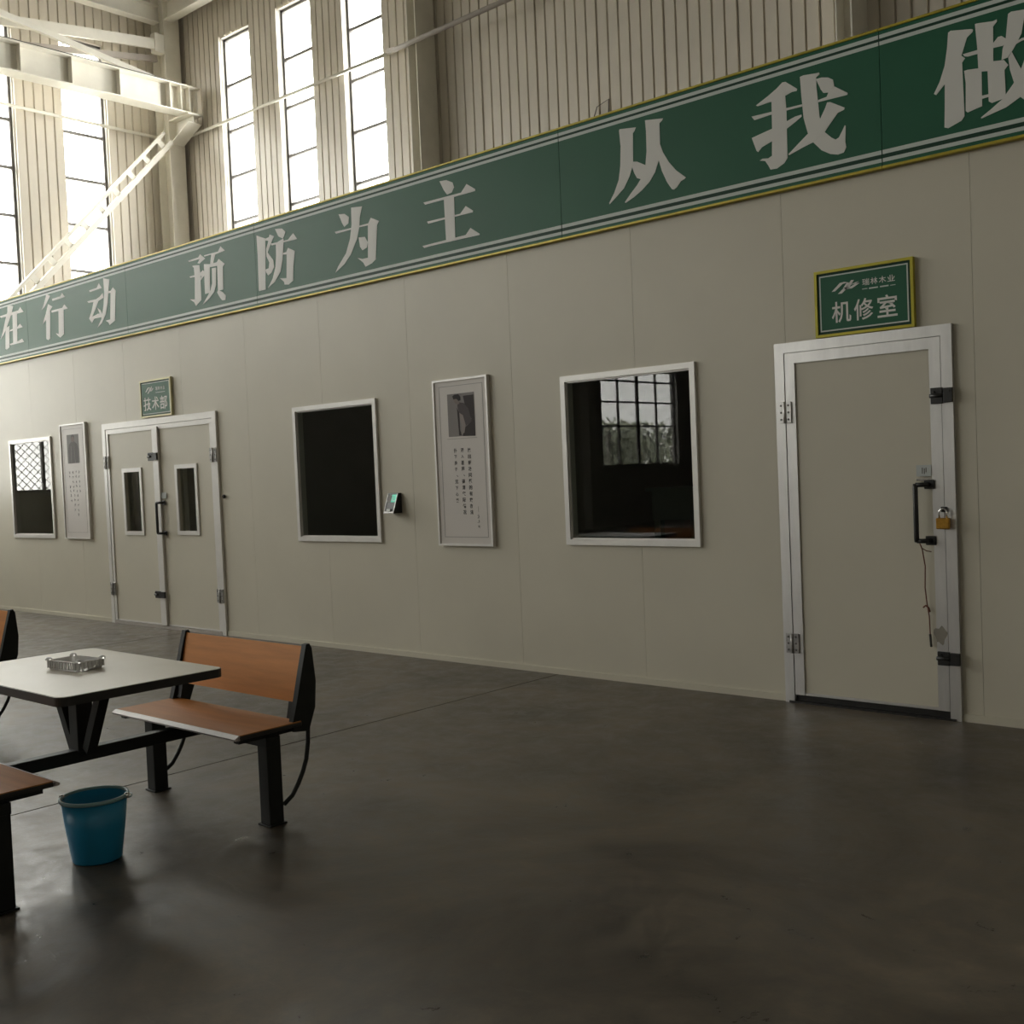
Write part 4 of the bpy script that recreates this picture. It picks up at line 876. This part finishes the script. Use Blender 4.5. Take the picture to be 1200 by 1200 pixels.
def bench(s):
    """s = +1 bench towards the partition, -1 the near one; Y(o) mirrors offsets from the table centre"""
    Y = lambda o: YC + s * o
    x0, x1 = -5.182, -4.118
    def bx_(mb, a, b, c, d, e, f, bev=0): return mb.box(a, b, min(Y(c), Y(d)), max(Y(c), Y(d)), e, f, bev)
    mb = MB(); bx_(mb, x0, x1, .405, .755, .428, .447, .004); seat = mb.build('seat', M_edge, ts)
    mb = MB(); bx_(mb, x0 + .003, x1 - .003, .412, .752, .4465, .4505); mb.build('seat_laminate', M_seat, seat)
    mb = MB(); mb.prism([(.394, .430), (.391, .438), (.412, .4508), (.418, .4508), (.418, .428)], lambda p: (x0, Y(p[0]), p[1]), lambda p: (x1, Y(p[0]), p[1])); mb.build('edge_highlight', M_strip, seat)  # pale strip stands in for the highlight along the seat edge
    # seat bearer, legs, feet
    mb = MB(); bx_(mb, -5.20, -4.14, .57, .63, .36, .405, .003); mb.build('cross_bar', M_iron, ts)
    for x in (-5.16, -4.18):
        mb = MB(); bx_(mb, x - .038, x + .038, .572, .648, .006, .405, .005); leg = mb.build('leg', M_iron, ts)
        mb = MB(); bx_(mb, x - .047, x + .047, .563, .657, 0, .008, .002); mb.build('foot_plate', M_iron, leg)
        mb = MB(); bx_(mb, x - .02, x + .02, .44, .80, .402, .428); mb.build('seat_bearer', M_iron, leg)
    # back: side plates, panel, curved rods
    for x in (-5.165, -4.145):
        prof = [(.715, .405), (.800, .395), (.842, .50), (.852, .62), (.838, .775), (.826, .797), (.806, .795), (.775, .68), (.742, .55), (.712, .45)]
        mb = MB(); mb.prism([(o, z) for o, z in prof], lambda p: (x - .016, Y(p[0]), p[1]), lambda p: (x + .016, Y(p[0]), p[1])); up = mb.build('side_plate', M_iron, ts, bevel=.003)
        pts = [(.806, .41), (.802, .34), (.788, .265), (.765, .21), (.735, .16), (.70, .115), (.652, .085)]
        MB().tube([(x, Y(o), z) for o, z in pts], .0105, 8).build('curved_rod', M_iron, ts)
    a, b = (.765, .530), (.822, .782)        # lower and upper edge of the back panel (offset, height)
    n = Vector((0, (b[1] - a[1]), -(b[0] - a[0]))).normalized() * .010
    def q(u, k): return (a[0] + (b[0] - a[0]) * u + k * n.y, a[1] + (b[1] - a[1]) * u + k * n.z)
    prof = [q(0, -1), q(1, -1), q(1, 1), q(0, 1)]
    mb = MB(); mb.prism(prof, lambda p: (-5.148, Y(p[0]), p[1]), lambda p: (-4.162, Y(p[0]), p[1])); mb.build('backrest', M_wood, ts, bevel=.004)
    for x in (-5.135, -4.175): mb = MB(); mb.prism([q(-.30, -1.6), q(.0, -1.6), q(.0, 1), q(-.30, 1)], lambda p: (x - .03, Y(p[0]), p[1]), lambda p: (x + .03, Y(p[0]), p[1])); mb.build('back_bracket', M_iron, ts)
bench(1); bench(-1)
ts2 = copy_tree(ts); ts2.location.x -= 3.10
ts2['label'] = 'second canteen table set, its orange bench back cut by the left edge'

# ---- clear patterned tray on the table
at = tag(empty('ashtray', (-4.735, -4.12, .7595)), 'clear patterned plastic tray lying on the cream table top', 'tray')
ang = math.radians(8); ca, sa = math.cos(ang), math.sin(ang)
def T(u, v, z): return (-4.745 + u * ca - v * sa, -4.105 + u * sa + v * ca, .7597 + z)
LX, LY = .115, .07
def ring(mb, lx, ly, z): return [mb.bm.verts.new(T(p[0], p[1], z)) for p in rounded(-lx, lx, -ly, ly, .022, 4)]
mb = MB()
R_ = [ring(mb, LX * .93, LY * .93, 0), ring(mb, LX, LY, .012), ring(mb, LX, LY, .042), ring(mb, LX * .88, LY * .85, .042), ring(mb, LX * .82, LY * .76, .012)]
for a, b in zip(R_, R_[1:]):
    n = len(a)
    for k in range(n): mb.bm.faces.new((a[k], a[(k + 1) % n], b[(k + 1) % n], b[k]))
mb.bm.faces.new(R_[0][::-1]); mb.bm.faces.new(R_[-1])
mb.build('body', M_clear, at)
mb = MB()
for s in (-1, 1):
    for k in range(13):
        u = -LX * .86 + 2 * LX * .86 * k / 12
        mb.bar(T(u, s * (LY + .001), .008), T(u, s * (LY + .001), .040), .007, .006, (1, 0, 0))
    for k in range(7):
        v = -LY * .8 + 2 * LY * .8 * k / 6
        mb.bar(T(s * (LX + .001), v, .008), T(s * (LX + .001), v, .040), .007, .006, (0, 1, 0))
mb.build('moulded_rib', M_clear, at)
for s in (-1, 1):
    for t_ in (-1, 1):
        c = T(s * LX * .92, t_ * LY * .88, .038)
        MB().lathe(c, [(.004, 0), (.014, .002), (.016, .008), (.010, .014), (.003, .016)], 10).build('corner_boss', M_clear, at)
mb = MB()
for k, (u, v, a) in enumerate(((-.04, .01, .3), (.01, -.015, 1.2), (.05, .015, -.4))):
    mb.tube([T(u, v, .016), T(u + .028 * math.cos(a), v + .028 * math.sin(a), .018)], .0035, 7)
mb.build('cigarette_stub', M_paper, at)

# ---- blue bucket
BKX, BKY = -4.425, -4.215
bk = tag(empty('bucket', (BKX, BKY, 0)), 'blue plastic waste bucket on the floor before the table', 'bucket')
MB().lathe((BKX, BKY, 0), [(.092, .004), (.096, 0), (.100, .006), (.118, .13), (.132, .262), (.128, .262), (.114, .13), (.095, .012)], 40).build('body', M_blue, bk)
mb = MB(); n = 40
prof = [(.130, .256), (.138, .256), (.141, .263), (.138, .271), (.130, .271), (.127, .263)]
rings = [[mb.bm.verts.new((BKX + r * math.cos(2 * math.pi * k / n), BKY + r * math.sin(2 * math.pi * k / n), z)) for k in range(n)] for r, z in prof]
for a, b in zip(rings, rings[1:] + rings[:1]):
    for k in range(n): mb.bm.faces.new((a[k], a[(k + 1) % n], b[(k + 1) % n], b[k])).smooth = True
mb.build('rim', M_rim, bk)
for s in (-1, 1):
    c = Vector((BKX + s * .745 * .137, BKY + s * .667 * .137, .262))
    MB().lathe(c - Vector((0, 0, .012)), [(.003, 0), (.011, .002), (.011, .022), (.003, .025)], 12).build('handle_ear', M_bright, bk)
pts = [(BKX + .150 * math.cos(a), BKY + .150 * math.sin(a), .255 - .012 * math.sin((a - .73) )) for a in [.73 + math.pi * k / 16 for k in range(17)]]
MB().tube(pts, .0025, 6).build('bail', M_rim, bk)
mb = MB(); r2 = random.Random(5)
mb.lathe((BKX, BKY, 0), [(.01, .17), (.114, .172), (.10, .19), (.05, .205), (.003, .21)], 20)
for v in mb.bm.verts: v.co.z += r2.uniform(-.012, .012)
tag(mb.build('rubbish', M_trash, bk), None, None, None, 'stuff')

# ---- desk inside the room behind the gridded reflection
dk = tag(empty('desk', (-4.2, 1.5, 0)), 'dark greenish desk seen dimly through the window left of the single door', 'desk')
M_desk = mat('dark_green_desk', (.20, .27, .25), rough=.7)
mb = MB(); mb.box(-5.35, -4.0, 1.2, 1.9, 1.34, 1.37); mb.build('top', M_desk, dk)
mb = MB(); mb.box(-5.32, -4.03, 1.24, 1.26, 1.10, 1.34); mb.build('front_panel', M_desk, dk)
mb = MB(); mb.box(-5.1, -4.2, 1.5, 1.88, .55, .60); mb.build('shelf', M_desk, dk)
for x in (-5.32, -4.09):
    for y in (1.265, 1.82):
        mb = MB(); mb.box(x, x + .06, y, y + .06, 0, 1.34); mb.build('leg', M_desk, dk)

# ---- loose wires above the banner
def wire(pts, label, r=.006):
    tag(MB().tube(pts, r, 6).build('wire', M_dark), label, 'wire')
wire([(-8.62 + .25, YB - .003, 5.68), (-8.20, YB - .05, 5.95), (-8.05, YB - .003, 6.02), (-8.08, YB - .02, 5.60), (-8.15, YB - .003, 5.1)], 'bent dark wire fixed to the cladding, nearer the windows than the other wire')
wire([(-6.95, YB - .003, 5.25), (-6.90, YB - .04, 5.62), (-6.72, YB - .08, 5.70), (-6.60, YB - .06, 5.78)], 'loose dark wire poking up above the banner near the middle of the blank cladding')

# ---- terrain, fence and trees outside the side wall (seen in the glass reflections)
mb = MB(); mb.box(-90, XL - .24, -70, 40, -.3, -.14)
tag(mb.build('ground', M_ground), 'yard ground outside the side wall', None, None, 'structure')
fn = tag(empty('chain_link_fence', (-22, -12, 0)), 'chain link fence reflected in the window glass', 'fence')
mb = MB()
FX, fy0, fy1, fh = -21.5, -25.0, 3.0, 2.9
k = fy0 - fh
while k < fy1:
    for s in (1, -1):
        ya, za, yb, zb = (k, 0, k + fh, fh) if s == 1 else (k + fh, 0, k, fh)
        if ya > fy0 - 1 and yb > fy0 - 1 and max(ya, yb) < fy1 + 1: mb.bar((FX, ya, za - .14), (FX, yb, zb - .14), .012, .012, (1, 0, 0))
    k += .16
tag(mb.build('mesh', M_dark, fn), None, None, None, 'stuff')
for i in range(11):
    MB().tube([(FX, fy0 + 2.8 * i, -.14), (FX, fy0 + 2.8 * i, fh)], .03, 8).build('post', M_steeld, fn)
def tree(x, y, h, r, seed, label):
    q = random.Random(seed)
    t = tag(empty('tree', (x, y, -.14)), label, 'tree')
    MB().tube([(x, y, -.14), (x + .1, y, h * .3), (x - .05, y + .1, h * .6), (x, y, h * .85)], .14, 8).build('trunk', M_bark, t)
    mb = MB()
    for _ in range(1100):
        u = q.random() ** .4; th = q.uniform(0, 2 * math.pi); ph = math.acos(q.uniform(-1, 1))
        c = Vector((x + r * u * math.sin(ph) * math.cos(th), y + r * u * math.sin(ph) * math.sin(th), h * .64 + h * .36 * u * math.cos(ph)))
        d1_ = Vector((q.uniform(-1, 1), q.uniform(-1, 1), q.uniform(-1, 1))).normalized() * .17
        d2_ = d1_.cross(Vector((q.uniform(-1, 1), q.uniform(-1, 1), q.uniform(-1, 1)))).normalized() * .10
        vs = [mb.bm.verts.new(c + s) for s in (-d1_, d2_, d1_, -d2_)]
        mb.bm.faces.new(vs)
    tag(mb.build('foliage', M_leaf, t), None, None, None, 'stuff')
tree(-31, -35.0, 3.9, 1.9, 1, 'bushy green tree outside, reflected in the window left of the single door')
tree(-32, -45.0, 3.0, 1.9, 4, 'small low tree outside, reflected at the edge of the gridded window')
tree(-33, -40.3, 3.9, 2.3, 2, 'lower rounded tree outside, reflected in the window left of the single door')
